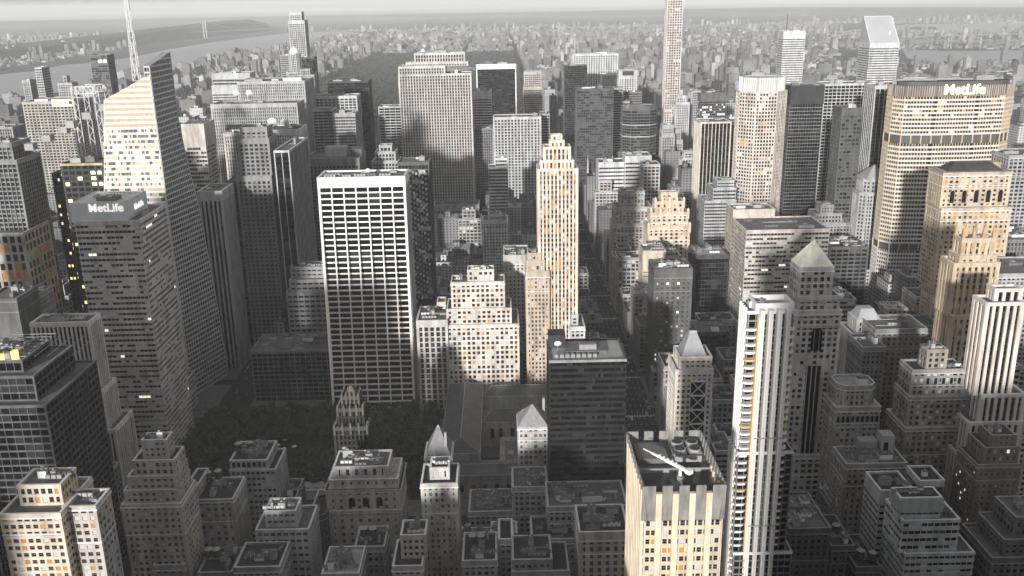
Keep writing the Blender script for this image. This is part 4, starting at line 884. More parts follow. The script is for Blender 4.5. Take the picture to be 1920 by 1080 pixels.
r, T, o = B('hip_roof_tower', 'huge orange lit brick tower with a dark hipped roof in front of the long sign tower', 690, [(1770, 1896, 322, 3, 24), (1767, 1896, 388, 1.5, 27), (1762, 1894, 540, 0, 30)], 'punch', .56, .55, 'orange', bay=4.2, pw=2.1, sh=1.9, fh=3.9, top=3, stuff=0, win=True)  # warm sunlight is put into the wall colour, top to bottom
t = T[0]; M = MB(); b4 = rect(t[0]+3, t[1]+2, t[2]-3, t[3]-2); q4 = rect(t[0]+12, t[1]+8, t[2]-12, t[3]-8)
for i in range(4): M.quad([(*b4[i], t[4]-1), (*b4[(i+1) % 4], t[4]-1), (*q4[(i+1) % 4], t[4]+6), (*q4[i], t[4]+6)], ROOFD)
M.quad([(*p, t[4]+6) for p in q4], ROOFM); M.build('hipped_roof', r)
M = MB(); M.box(t[2]-14, t[3]-12, t[4]-1, t[2]-2, t[3]-2, t[4]+5, wall_mat(g3(.5, .8))); M.build('roof_hut', r)
arches(r, t, [t[0]+(t[2]-t[0])*f for f in (.16, .34, .52, .70, .88)], t[4]-24, 3.2, 8, DK)
for q in T: cornice(r, q, q[4]-.8, .8, .8)
B('office_building', 'dark brick building with arched top windows below the orange lit brick towers', 640, [(1722, 1800, 618, 0, 34)], 'punch', .16, .2, 'office', bay=3.8, roof=ROOFD)
B('office_building', 'grey brick building with a long flat roof beside the stepped hip roofed one', 590, [(1642, 1738, 616, 0, 30)], 'punch', .2, .1, 'dark', bay=3.8, pw=2, roof=ROOFM, win=True)
r, T, o = B('stone_building', 'small stepped stone building with a pale hipped roof and black slots', 610, [(1608, 1650, 598, 3, 16), (1598, 1654, 624, 0, 24)], 'vert', .42, .05, 'dark', bay=3.6, pw=2, top=2.5, stuff=0)
t = T[0]; M = MB(); b4 = rect(t[0], t[1], t[2], t[3]); q4 = rect(t[0]+3.5, t[1]+4, t[2]-3.5, t[3]-4)
for i in range(4): M.quad([(*b4[i], t[4]-.5), (*b4[(i+1) % 4], t[4]-.5), (*q4[(i+1) % 4], t[4]+6.5), (*q4[i], t[4]+6.5)], ROOFL)
M.quad([(*p, t[4]+6.5) for p in q4], ROOFL); M.build('hipped_roof', r)
B('office_building', 'grey annex with a flat roof left of the stepped hip roofed building', 580, [(1618, 1660, 650, 0, 26)], 'punch', .2, 0, 'dark')
r, T, o = B('stepped_brick_block', 'dark stepped brick block with rows of arches under a pierced crown, right side', 480, [(1740, 1776, 655, 4, 9), (1712, 1810, 692, 2, 16), (1706, 1816, 742, 0, 20), (1698, 1826, 800, -2, 26)], 'punch', .24, .2, 'office', bay=3.7, pw=1.6, sh=1.5, fh=3.8, top=2, win=True, roof=ROOFD, stuff=4)
t = T[1]; arches(r, t, [t[0]+(t[2]-t[0])*f for f in (.3, .45, .6, .75, .9)], t[4]-9, 1.7, 3, DK); cornice(r, T[2], T[2][4]-.6, .3, .5); cornice(r, T[3], T[3][4]-.6, .3, .5)
r, T, o = B('stone_building', 'ornate arcaded stone block with a chamfered grey roof, right of the pyramid roofed shaft', 500, [(1574, 1644, 722, 0, 17, None, .16), (1568, 1650, 762, -1, 20)], 'punch', .34, .08, 'office', bay=3.2, pw=1.5, top=3, roof=ROOFL, win=True, stuff=1)
t = T[1]; arches(r, t, [t[0]+1.6+(t[2]-t[0]-3)*k/8 for k in range(9)], t[4]-10, 1.6, 3.2, DK); cornice(r, t, t[4]-.8, .4, .7); cornice(r, t, t[4]-14, .4, .6)
r, T, o = B('brick_building', 'brick building with arched windows and a cluttered roof with a tall white hut', 455, [(1588, 1700, 868, 0, 21)], 'punch', .26, .15, 'office', bay=3.5, pw=1.7, sh=1.7, fh=3.9, top=3, win=True, roof=ROOFM, stuff=8)
t = T[0]; M = MB(); M.box(t[2]-11, t[3]-12, t[4]-1, t[2]-4, t[3]-4, t[4]+12, ROOFL); M.box(t[2]-10, t[3]-12.2, t[4]+3, t[2]-7.5, t[3]-12, t[4]+8, DK); M.build('stair_tower', r)
M = MB(); M.box(t[2]-22, t[3]-9, t[4]-1, t[2]-12, t[3]-2, t[4]+7, METAL); M.build('roof_hut', r)
arches(r, t, [t[0]+2+(t[2]-t[0]-4)*k/8 for k in range(9)], t[4]-12, 1.9, 1.2, DK); cornice(r, t, t[4]-14.5, .3, .6)
r, T, o = B('concrete_block', 'modern pale concrete block with ribbon windows and a roof box of three bays, bottom right', 398, [(1690, 1765, 932, 3, 10), (1694, 1799, 974, 0, 21), (1698, 1826, 1036, -2, 28)], 'horiz', .46, 0, 'office', bay=3, fh=3.9, sh=2.2, pw=.4, top=1.8, roof=ROOFM, stuff=3)
t = T[0]; M = MB(); M.box(t[0]-1, t[1]-1, t[4]-8, t[2]+1, t[3]+1, t[4]-.4, wall_mat(g3(.42), .8, .3)); M.box(t[0]-.3, t[1]-.3, t[4]-.4, t[2]+.3, t[3]+.3, t[4]-.2, ROOFD); M.build('plant_box', r)
B('concrete_block', 'pale concrete box building with a dark striped side behind the modern ribbon block', 424, [(1726, 1770, 900, 4, 16), (1652, 1712, 918, 0, 20)], 'horiz', .4, 0, 'dark', top=9, bay=4, roof=ROOFD, stuff=1)
B('brick_building', 'dark brown stepped brick building with many lit windows, lower right', 440, [(1862, 1905, 815, 4, 13), (1848, 1910, 838, 2, 18), (1834, 1912, 870, 0, 22)], 'punch', .17, .2, 'litw', bay=3.4, pw=1.9, sh=2.0, fh=3.7, top=1.5, win=True, roof=ROOFD, stuff=3)
B('apartment_building', 'pale apartment block with a dark roof hut at the right edge, lower right', 480, [(1898, 1990, 778, 0, 26)], 'punch', .42, .05, 'dark', bay=3.6, roof=ROOFD)
B('stepped_brick_block', 'dark ziggurat of plain terraces in the bottom right corner', 392, [(1906, 1990, 968, 6, 20), (1884, 1990, 1010, 3, 26), (1862, 1990, 1044, 0, 32)], 'punch', .16, .1, 'dark', roof=ROOFM)
B('loft_building', 'black walled loft with a pale bordered roof right of the white ribbed apartment tower, bottom', 402, [(1482, 1556, 990, 0, 36)], 'punch', .12, 0, 'dark', roof=ROOFM, stuff=8)
B('loft_building', 'dark loft with two round tanks left of the modern concrete block, bottom', 412, [(1560, 1602, 1022, 0, 30)], 'punch', .14, 0, 'dark', roof=ROOFD, stuff=4)
B('loft_building', 'lowest dark loft with two white lidded tanks, bottom right', 402, [(1606, 1650, 1062, 0, 30)], 'punch', .12, 0, 'dark', roof=ROOFD, stuff=3)
B('office_building', 'small dark brick annex behind the black walled loft, beside the shaft with the pyramid roof', 470, [(1560, 1588, 940, 0, 22)], 'punch', .15, 0, 'dark')
# ------------------------------------------------------------------ ground, water, hills
def noise_mat(name, c0, c1, scale, detail=8, rough=.9, lo=.35, hi=.65, spec=.2):
    m = bpy.data.materials.new(name); m.use_nodes = True; n = m.node_tree; b = n.nodes['Principled BSDF']
    tc = n.nodes.new('ShaderNodeTexCoord'); nz = n.nodes.new('ShaderNodeTexNoise'); nz.inputs['Scale'].default_value = scale; nz.inputs['Detail'].default_value = detail; nz.inputs['Roughness'].default_value = .75
    r = n.nodes.new('ShaderNodeValToRGB'); r.color_ramp.elements[0].position = lo; r.color_ramp.elements[1].position = hi
    r.color_ramp.elements[0].color = c0+(1,); r.color_ramp.elements[1].color = c1+(1,)
    n.links.new(tc.outputs['Object'], nz.inputs['Vector']); n.links.new(nz.outputs[0], r.inputs[0]); n.links.new(r.outputs[0], b.inputs['Base Color'])
    b.inputs['Roughness'].default_value = rough; b.inputs['Specular IOR Level'].default_value = spec
    return m
M = MB(); gm_ = noise_mat('ground', (.035, .036, .038), (.13, .13, .135), .02)
M.quad([(-42000, -1500, 0), (42000, -1500, 0), (42000, 52000, 0), (-42000, 52000, 0)], gm_); struct(M.build('ground'))
AV = [(-1640, 24), (-1365, 24), (-1090, 24), (-812, 26), (-538, 26), (-262, 28), (77, 25), (232, 22), (378, 40), (520, 22), (700, 26), (890, 26), (1110, 26)]
def STY(n): return 700+(n-42)*80.5
ASPH = noise_mat('asphalt', (.035, .035, .036), (.065, .065, .066), .3)
M = MB()
for x, w_ in AV: M.quad([(x-w_/2, -300, .004), (x+w_/2, -300, .004), (x+w_/2, 9000, .004), (x-w_/2, 9000, .004)], ASPH)
struct(M.build('avenues'))
M = MB()
for n in range(30, 60): M.quad([(-1750, STY(n)-6-14, .008), (1300, STY(n)-6-14, .008), (1300, STY(n)+6-14, .008), (-1750, STY(n)+6-14, .008)], ASPH)
struct(M.build('side_streets'))
M = MB(); PV = noise_mat('pavement', (.11, .11, .112), (.2, .2, .2), .2)
for i in range(len(AV)-1):
    for n in range(30, 60):
        if 2 < 1: pass
        M.box(AV[i][0]+AV[i][1]/2, STY(n)+6-14, -.05, AV[i+1][0]-AV[i+1][1]/2, STY(n+1)-6-14, .14, PV)
struct(M.build('pavement'))
M = MB(); LN = wall_mat((.75, .75, .74), .8, .3)
for k in range(70):
    for x in (68, 72.6, 77, 81.4, 86): M.quad([(x-.12, 420+k*12, .02), (x+.12, 420+k*12, .02), (x+.12, 424+k*12, .02), (x-.12, 424+k*12, .02)], LN)
for n in range(38, 52):
    for k in range(12): M.quad([(64.5+k*2.2, STY(n)-24, .02), (65.6+k*2.2, STY(n)-24, .02), (65.6+k*2.2, STY(n)-21, .02), (64.5+k*2.2, STY(n)-21, .02)], LN)
struct(M.build('road_markings'))
WAT = noise_mat('water', (.20, .21, .22), (.26, .27, .28), .002, 4, .35, spec=.5)
def poly_ground(name, pts, z, mat, kind='structure'):
    M = MB(); M.quad([(*G(x, y), z) for x, y in pts], mat); o = M.build(name); struct(o, kind); return o
# triangulate the concave outlines
def sheet(name, pts, z, mat, thick=0):
    bm = bmesh.new(); vs = [bm.verts.new((*G(x, y), z)) for x, y in pts]; f = bm.faces.new(vs); bmesh.ops.triangulate(bm, faces=[f])
    if sum((vs[i].co.x*vs[(i+1) % len(vs)].co.y-vs[(i+1) % len(vs)].co.x*vs[i].co.y) for i in range(len(vs))) < 0: bmesh.ops.reverse_faces(bm, faces=bm.faces[:])
    me = bpy.data.meshes.new(name); bm.to_mesh(me); bm.free(); me.materials.append(mat); o = bpy.data.objects.new(name, me); C.objects.link(o); struct(o); return o
sheet('river', [(-300, 215), (-60, 190), (130, 172), (330, 150), (430, 122), (540, 92), (610, 74), (680, 62), (640, 58), (540, 62), (470, 70), (400, 79), (320, 92), (250, 107), (190, 116), (120, 122), (60, 134), (0, 140), (-300, 165)], .6, WAT)
sheet('east_river', [(1560, 60), (1700, 46), (1850, 43), (2100, 42), (2100, 135), (1860, 128), (1740, 122), (1700, 108), (1690, 90), (1640, 78), (1580, 70)], .6, WAT)
LAND = noise_mat('shore_land', (.04, .045, .04), (.12, .12, .12), .006)
sheet('island', [(1694, 54), (1720, 50), (1755, 51), (1758, 55), (1730, 57)], 1.2, LAND)
sheet('long_island', [(1700, 86), (1760, 80), (1850, 80), (1930, 84), (1930, 94), (1800, 96), (1720, 94)], 1.2, LAND)
sheet('far_shore', [(1690, 66), (1800, 62), (1990, 60), (1990, 72), (1850, 74), (1760, 74)], 1.2, LAND)
# ridge beyond the river: a solid wooded bluff
HILL = noise_mat('wooded_hill', (.03, .034, .03), (.075, .08, .075), .012)
def ridge(name, pts, depth, top, name2='hills'):
    """pts: ground pixels of the foot, top: heights"""
    M = MB(); n = len(pts); rows = []
    for (x, y), h in zip(pts, top):
        gx, gy = G(x, y); d = Vector((gx-CX, gy-CY)).normalized()
        rows.append([(gx, gy, -2), (gx+d.x*120, gy+d.y*120, h*.85), (gx+d.x*depth*.5, gy+d.y*depth*.5, h), (gx+d.x*depth, gy+d.y*depth, -2)])
    for a, b in zip(rows[:-1], rows[1:]):
        for k in range(3): M.quad([a[k], b[k], b[k+1], a[k+1]], HILL)
    o = M.build(name); struct(o)
ridge('palisade_ridge', [(-200, 138), (-40, 116), (60, 106), (150, 96), (230, 88), (300, 79), (360, 73), (420, 66), (470, 62), (505, 58)], 2600, [50, 60, 60, 75, 90, 110, 125, 140, 145, 60])
ridge('low_hills', [(-600, 60), (0, 52), (300, 44), (700, 36), (1100, 32), (1500, 30), (1800, 32), (2300, 36)], 6000, [60, 90, 70, 60, 80, 110, 90, 60])

# ------------------------------------------------------------------ bridges
def gb(px, py, h):
    return G(px, py)
x0, y0 = G(386, 72); r = thing('suspension_bridge', 'faint suspension bridge with one tall tower crossing the river, upper left', 'bridge', (x0, y0, 0))
M = MB()
for d in (-14, 14):
    M.box(d-5, -8, 0, d+5, 8, 184, METAL)
for z in (60, 110, 150, 178): M.box(-12, -6, z, 12, 6, z+6, METAL)
M.build('tower', r)
x1, y1 = G(560, 62); dx, dy = x1-x0, y1-y0; x2, y2 = G(330, 74); ex, ey = x2-x0, y2-y0
M = MB(); M.bar((ex, ey, 62), (dx, dy, 62), 4, METAL)
for (tx, ty, q) in ((dx, dy, 1), (ex, ey, 0)):
    p = (0, 0, 180)
    for k in range(1, 13):
        t = k/12; z = 68+(1-t)**2*112 if q == 0 else 68+112*(1-2*t)**2
        c = (tx*t, ty*t, z); M.bar(p, c, 1.6, METAL); M.bar(c, (tx*t, ty*t, 62), .8, METAL); p = c
M.build('deck_and_cables', r)
x0, y0 = G(1806, 78); x1, y1 = G(1880, 76); r = thing('arch_bridge', 'faint steel arch bridge over the water at the far right', 'bridge', (x0, y0, 0))
M = MB(); dx, dy = x1-x0, y1-y0
M.bar((-dx*1.2, -dy*1.2, 42), (dx*1.6, dy*1.6, 42), 4, METAL)
p = q = None
for k in range(17):
    t = k/16; z = 20+76*math.sin(PI*t); z2 = z+8+10*abs(2*t-1); c = (dx*t, dy*t, z); c2 = (dx*t, dy*t, z2+4)
    if p: M.bar(p, c, 2.2, METAL); M.bar(q, c2, 2.2, METAL); M.bar(q, c, 1.2, METAL)
    M.bar(c, (dx*t, dy*t, 42), 1, METAL); p, q = c, c2
M.build('arch', r)
M = MB()
for s_ in (0, 1): M.box(dx*s_-9, dy*s_-9, 0, dx*s_+9, dy*s_+9, 62, METAL)
M.build('bridge_tower', r)
x0, y0 = G(1779, 92); r = thing('suspension_bridge', 'faint suspension bridge with a slim white tower left of the arch bridge', 'bridge', (x0, y0, 0))
M = MB(); [M.box(d-2.5, -3, 0, d+2.5, 3, 96, METAL) for d in (-9, 9)]; M.box(-9, -2, 86, 9, 2, 92, METAL); M.box(-9, -2, 46, 9, 2, 50, METAL); M.build('tower', r)
x1, y1 = G(1700, 84); dx, dy = x1-x0, y1-y0
M = MB(); M.bar((dx*1.3, dy*1.3, 42), (-dx*.9, -dy*.9, 42), 2.2, METAL)
for sg_ in (1, -.7):
    p = (0, 0, 94)
    for k in range(1, 9):
        t = k/8; z = 46+48*(1-t)**2; c = (dx*t*sg_, dy*t*sg_, z); M.bar(p, c, 1.0, METAL); p = c
M.build('deck_and_cables', r)

# ------------------------------------------------------------------ library by the park
LIB = (-80, 552, 48, 700); FOOT.append(LIB)
r = thing('library', 'low grand library with dark hipped metal roofs and arched windows round a court', 'library', (-16, 625, 0))
LW = wall_mat(g3(.42, .05)); LR = wall_mat((.10, .105, .11), .6, .35, .12)
def wing(x0, y0, x1, y1, h, rh, hip=.5):
    x0 += 16; x1 += 16; y0 -= 625; y1 -= 625
    M = MB(); M.box(x0, y0, 0, x1, y1, h, LW); M.prism(off(rect(x0, y0, x1, y1), .9), h-.9, h, LW)
    n = int(max(x1-x0, 1)/5)
    for k in range(n): M.box(x0+5*k+.6, y0-.5, 0, x0+5*k+1.5, y0, h-.9, LW)
    M.build('wall', r)
    if x1-x0 > y1-y0: c = (y1-y0)/2*hip; a, b = (x0+c*1.6, (y0+y1)/2), (x1-c*1.6, (y0+y1)/2)
    else: c = (x1-x0)/2*hip; a, b = ((x0+x1)/2, y0+c*1.6), ((x0+x1)/2, y1-c*1.6)
    M = MB(); e = .5; z = h+rh; x0 -= e; y0 -= e; x1 += e; y1 += e
    if x1-x0 > y1-y0:
        M.quad([(x0, y0, h), (x1, y0, h), (*b, z), (*a, z)], LR); M.quad([(x1, y1, h), (x0, y1, h), (*a, z), (*b, z)], LR); M.quad([(x0, y1, h), (x0, y0, h), (*a, z)], LR); M.quad([(x1, y0, h), (x1, y1, h), (*b, z)], LR)
    else:
        M.quad([(x1, y0, h), (x1, y1, h), (*b, z), (*a, z)], LR); M.quad([(x0, y1, h), (x0, y0, h), (*a, z), (*b, z)], LR); M.quad([(x0, y0, h), (x1, y0, h), (*a, z)], LR); M.quad([(x1, y1, h), (x0, y1, h), (*b, z)], LR)
    k = M.build('hipped_roof', r); N = MB(); N.bar((*a, z), (*b, z), .35, METAL)
    for c in ((x0, y0), (x0, y1)): N.bar((*c, h), (*a, z) if x1-x0 > y1-y0 or c[1] == y0 else (*b, z), .28, METAL)
    for c in ((x1, y0), (x1, y1)): N.bar((*c, h), (*b, z) if x1-x0 > y1-y0 or c[1] == y1 else (*a, z), .28, METAL)
    N.build('ridge', k)
wing(-77, 575, -50, 696, 23, 7); wing(-49.4, 628, 18, 650, 21, 6); wing(-77, 554, 46, 574, 17, 3); wing(22, 575, 46, 696, 21, 6); wing(-49.4, 676, 21, 696, 21, 5)
arches(r, (0, 3.4, 0, 0), [-26+k*7.5 for k in range(6)], 8, 4, 6)
arches(r, (0, -71.4, 0, 0), [-54+k*8 for k in range(13)], 5, 3, 4)
M = MB(); M.box(-20, 0-45, 0, 36, 2, 9, LW); M.box(-16, -40, 9, 10, -8, 10.5, ROOFM)
for k in range(6): M.box(-14+k*7, -30, 9, -10+k*7, -24, 11, METAL)
M.build('court_hall', r)

# ------------------------------------------------------------------ trees, park lawn
def leaf_mat(name, v):
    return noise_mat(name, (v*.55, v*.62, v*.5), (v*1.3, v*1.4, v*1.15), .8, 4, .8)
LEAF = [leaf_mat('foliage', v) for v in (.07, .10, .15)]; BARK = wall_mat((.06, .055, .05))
def crown_mesh(rnd, rad, h, n):
    M = MB(); cl = [(rnd.uniform(-1, 1), rnd.uniform(-1, 1), rnd.uniform(-.6, 1)) for _ in range(9)]
    for i in range(n):
        c = rnd.choice(cl); sc = rad*.52
        v = Vector((rnd.gauss(0, 1), rnd.gauss(0, 1), rnd.gauss(0, 1))).normalized()*rnd.uniform(.35, 1)*sc
        p = Vector((c[0]*rad*.55, c[1]*rad*.55, h*.62+c[2]*h*.22))+Vector((v.x, v.y, v.z*.8))
        s_ = rnd.uniform(.35, .8); a = Vector((rnd.gauss(0, 1), rnd.gauss(0, 1), rnd.gauss(0, .6))).normalized(); b = a.orthogonal().normalized()*s_; a = a.cross(b).normalized()*s_
        M.quad([tuple(p-a-b), tuple(p+a-b*.6), tuple(p+a*.7+b), tuple(p-a*.8+b*.9)], LEAF[(i*7) % 3])
    return M
def trunk_mesh(rnd, rad, h):
    M = MB(); M.cyl(0, 0, 0, h*.5, .38, .24, BARK, 7)
    for k in range(5):
        a = k*2*PI/5+rnd.random(); M.bar((0, 0, h*(.32+.04*k)), (math.cos(a)*rad*.55, math.sin(a)*rad*.55, h*(.62+.05*k)), .12, BARK, 4)
    return M
rt = random.Random(3); TREES = []
for k in range(4):
    rad, h = rt.uniform(4.5, 6.2), rt.uniform(13, 17)
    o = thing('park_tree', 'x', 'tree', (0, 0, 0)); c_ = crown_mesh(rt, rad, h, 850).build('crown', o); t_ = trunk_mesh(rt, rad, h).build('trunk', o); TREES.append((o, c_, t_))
spots = []
for i in range(24):
    for j in range(12):
        x = -272+i*8.3+rt.uniform(-2, 2); y = 566+j*11+rt.uniform(-2.5, 2.5)
        if -238 < x < -150 and 612 < y < 640: continue
        if y > 692 or x > -86 or (y < 575 and rt.random() < .5): continue
        if any(a-6 < x < c+6 and b-4 < y < d+4 for a, b, c, d in FOOT): continue
        spots.append((x, y))
TL = ['dense dark tree in the park block beside the low gridded block', 'dense dark tree in the park block below the white grid tower', 'dense dark tree in the park block next to the library']
used = set()
for x, y in spots:
    k = rt.randrange(4); p_ = TREES[k]; lab = TL[0] if x < -190 else TL[1] if x < -120 else TL[2]
    if k in used:
        o = p_[0].copy(); C.objects.link(o)
        for q in p_[1:]: c = q.copy(); c.parent = o; C.objects.link(c)
    else: o = p_[0]; used.add(k)
    o.location = (x, y, .1); s_ = rt.uniform(.8, 1.1); o.scale = (s_, s_, s_*rt.uniform(.85, 1.1)); o.rotation_euler.z = rt.uniform(0, 6)
    o['label'] = lab; o['group'] = 'trees of the dark park'
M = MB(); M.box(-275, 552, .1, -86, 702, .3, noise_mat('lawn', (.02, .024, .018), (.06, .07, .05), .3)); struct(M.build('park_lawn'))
# cafe parasols near the terrace
pr = thing('parasol', 'small round white parasol on the terrace in front of the park trees', 'parasol', (0, 0, 0), 'white parasols on the park terrace')
M = MB(); M.cyl(0, 0, 2.3, 3.3, 2.0, .15, WHITE, 8); c1 = M.build('canopy', pr); M = MB(); M.cyl(0, 0, 0, 2.4, .06, .06, STEEL, 6); c2 = M.build('pole', pr)
i = 0
for px, py in ((522, 847), (534, 842), (548, 848), (540, 857), (528, 860), (552, 838), (561, 848), (566, 858), (534, 826), (521, 835)):
    x, y = G(px, py, 2)
    o = pr if i == 0 else pr.copy()
    if i: C.objects.link(o); [(lambda c: (setattr(c, 'parent', o), C.objects.link(c)))(q.copy()) for q in (c1, c2)]
    o.location = (x, y, .3); i += 1
tx_, ty_ = G(640, 858, 6); tr = thing('terrace_pavilion', 'pale roofed pavilion on the park terrace behind the grand arched building', 'pavilion', (tx_-8, 560, 0))
M = MB(); M.box(-16, -5, 0, 14, 6, 7, WHITE); M.build('wall', tr); M = MB(); M.box(-17, -6, 7, 15, 7, 7.6, ROOFL); [M.box(-15+k*6, -3, 7.6, -12+k*6, 3, 8.6, METAL) for k in range(5)]; M.build('roof', tr)

# the big far park: canopy seen as one mass
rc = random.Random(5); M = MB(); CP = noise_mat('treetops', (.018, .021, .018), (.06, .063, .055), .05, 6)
mi0 = M.mi(CP)
def lump(x, y, z, r_, rnd):
    k = len(M.v); n = 6
    for q, (rr, zz) in enumerate(((1, 0), (.85, .55))):
        for a in range(n): t = 2*PI*(a+q*.5)/n; j = rnd.uniform(.75, 1.25); M.v.append((x+r_*rr*j*math.cos(t), y+r_*rr*j*math.sin(t), z*(.2+zz*rnd.uniform(.8, 1.3))))
    M.v.append((x, y, z*rnd.uniform(.9, 1.2)))
    for a in range(n):
        b = (a+1) % n; M.f.append((k+a, k+b, k+n+b, k+n+a)); M.m.append(0); M.f.append((k+n+a, k+n+b, k+2*n)); M.m.append(0)
for i in range(15000):
    x = rc.uniform(-795, 62); y = 2090+4100*rc.random()**1.25
    if (x+300)**2/170**2+(y-4700)**2/330**2 < 1 or (x+350)**2/60**2+(y-2900)**2/120**2 < 1: continue
    lump(x, y, rc.uniform(10, 19), rc.uniform(6, 12), rc)
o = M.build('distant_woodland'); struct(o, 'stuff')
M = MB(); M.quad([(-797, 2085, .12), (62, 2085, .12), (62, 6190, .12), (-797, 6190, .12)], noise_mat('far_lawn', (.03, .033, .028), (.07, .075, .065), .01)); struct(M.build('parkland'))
M = MB(); M.quad([(-300+165*math.cos(a*PI/16), 4700+320*math.sin(a*PI/16), .9) for a in range(32)], WAT); struct(M.build('reservoir'))

# ------------------------------------------------------------------ the rest of the city
WM = {}
def city_mat(v, warm=0):
    """walls with rows of windows for buildings too far off for modelled ones"""
    m = bpy.data.materials.new('distant_masonry'); m.use_nodes = True; n = m.node_tree; b = n.nodes['Principled BSDF']; L = n.links.new
    ge = n.nodes.new('ShaderNodeNewGeometry'); sp = n.nodes.new('ShaderNodeSeparateXYZ'); L(ge.outputs['Position'], sp.inputs[0])
    def mth(op, a, bb, c=None):
        q = n.nodes.new('ShaderNodeMath'); q.operation = op
        for i_, v_ in enumerate((a, bb) if c is None else (a, bb, c)):
            if isinstance(v_, (int, float)): q.inputs[i_].default_value = v_
            else: L(v_, q.inputs[i_])
        return q.outputs[0]
    fz = mth('FRACT', mth('DIVIDE', sp.outputs[2], 3.6), 0); s_ = mth('ADD', sp.outputs[0], sp.outputs[1]); fx = mth('FRACT', mth('DIVIDE', s_, 4.2), 0)
    wz = mth('GREATER_THAN', fz, .5); wx = mth('GREATER_THAN', fx, .52)
    sn = n.nodes.new('ShaderNodeSeparateXYZ'); L(ge.outputs['Normal'], sn.inputs[0]); side = mth('LESS_THAN', sn.outputs[2], .5)
    win = mth('MULTIPLY', mth('MULTIPLY', wz, wx), side)
    nz = n.nodes.new('ShaderNodeTexNoise'); nz.inputs['Scale'].default_value = .012; nz.inputs['Detail'].default_value = 6; L(ge.outputs['Position'], nz.inputs['Vector'])
    r = n.nodes.new('ShaderNodeValToRGB'); r.color_ramp.elements[0].position = .35; r.color_ramp.elements[1].position = .65
    r.color_ramp.elements[0].color = tuple(c*.6 for c in g3(v, warm))+(1,); r.color_ramp.elements[1].color = tuple(min(.85, c*1.3) for c in g3(v, warm))+(1,)
    L(nz.outputs[0], r.inputs[0]); mx = n.nodes.new('ShaderNodeMix'); mx.data_type = 'RGBA'; L(win, mx.inputs[0]); L(r.outputs[0], mx.inputs[6]); mx.inputs[7].default_value = (.02, .02, .024, 1)
    L(mx.outputs[2], b.inputs['Base Color']); b.inputs['Roughness'].default_value = .85; return m
CM = [city_mat(.13), city_mat(.17), city_mat(.22), city_mat(.27), city_mat(.42), city_mat(.2, .1)]
rf = random.Random(11)
def free(x0, y0, x1, y1, g=1.5):
    for a, b, c, d in FOOT:
        if x0 < c+g and x1 > a-g and y0 < d+g and y1 > b-g: return False
    return True
CELLS = {}
def zone_h(x, y):
    r_ = rf.random()
    if y < 340:  # unseen blocks below the frame, heights set to shade the foreground
        if -40 < x < 40: return rf.uniform(20, 60)
        return rf.uniform(95, 130) if y < 180 else rf.uniform(85, 118) if y < 260 else rf.uniform(50, 85)
    if y < 520: return rf.uniform(14, 36)
    if y < 1100:
        if x < -262: return rf.uniform(25, 80) if x > -800 else rf.uniform(12, 50)
        if x < 77: return rf.uniform(18, 42)
        if x < 232: return rf.uniform(28, 62)
        return rf.uniform(35, 85)
    if y < 2068:
        if x < -812: return rf.uniform(15, 60) if r_ < .85 else rf.uniform(80, 140)
        if x < -262: return rf.uniform(40, 110)
        if x < 77: return rf.uniform(25, 75)
        return rf.uniform(35, 90) if r_ < .8 else rf.uniform(90, 135)
    if y < 6190:
        if x > 77: return rf.uniform(11, 27) if r_ < .82 else rf.uniform(50, 105)
        return rf.uniform(11, 25) if r_ < .9 else rf.uniform(45, 85)
    return rf.uniform(9, 22) if r_ < .9 else rf.uniform(35, 62)
FILL = []
for i in range(len(AV)-1):
    xa, xb = AV[i][0]+AV[i][1]/2+1.5, AV[i+1][0]-AV[i+1][1]/2-1.5
    for n in range(34, 150):
        ya, yb = STY(n)-14+9.5, STY(n+1)-14-9.5
        if xa > -800 and xb < 66 and 2070 < ya < 6180: continue
        for y0, y1 in ((ya, ya+28), (yb-28, yb)):
            x = xa
            while x < xb-8:
                w_ = rf.uniform(12, 32) if y0 < 2100 else rf.uniform(14, 46); w_ = min(w_, xb-x); 
                if xb-x-w_ < 10: w_ = xb-x
                h = zone_h(x, y0); h = min(h, max(8, 316-.687*(y1+10.7))) if y1 < 440 else h; d0 = rf.uniform(0, 3)
                if -290 < x+w_/2 < 55 and 546 < (y0+y1)/2 < 706: x += w_; continue
                if -292 < x+w_ and x < -58 and 690 < (y0+y1)/2 < 765: x += w_; continue
                FILL.append([x+.3, y0+d0, x+w_-.3, y1, h, rf.random()]); x += w_
# unseen towers added to cast shade; first is the viewpoint tower, trimmed for its shadow
CASTERS = [(-36, -80, 0, -34, 291), (-440, 285, -372, 330, 266), (-363, 80, -312, 120, 236), (60, 110, 98, 160, 190), (100, 110, 148, 160, 175), (150, 105, 215, 160, 178), (217, 110, 290, 165, 172), (-560, 330, -500, 380, 220), (-640, 100, -590, 150, 225), (-700, 480, -640, 530, 215), (-620, 620, -580, 665, 180), (-800, 700, -750, 750, 200), (-530, 460, -480, 500, 200)]
keep = []
for b in FILL:
    if not free(*b[:4]):
        # shrink against the towers, else drop
        ok = False
        for q in ((b[0], b[1], b[0]+(b[2]-b[0])*.45, b[3]), (b[0]+(b[2]-b[0])*.55, b[1], b[2], b[3]), (b[0], b[1], b[2], b[1]+12), (b[0], b[3]-12, b[2], b[3])):
            if free(*q) and q[2]-q[0] > 6: b[:4] = list(q); ok = True; break
        if not ok: continue
    p = PR((b[0]+b[2])/2, b[1], b[4]); q = PR((b[0]+b[2])/2, b[1], 0)
    d = math.hypot((b[0]+b[2])/2-CX, b[1]-CY)
    if not p: continue
    vis = -60 < p[0] < 1980 and p[1] < 1100
    area = (b[2]-b[0])*(b[4]+25)/d/d if vis and p[1] > 60 else 0
    if not vis and d > 900: continue
    keep.append(b+[area, p, d])
keep.sort(key=lambda b: -b[6])
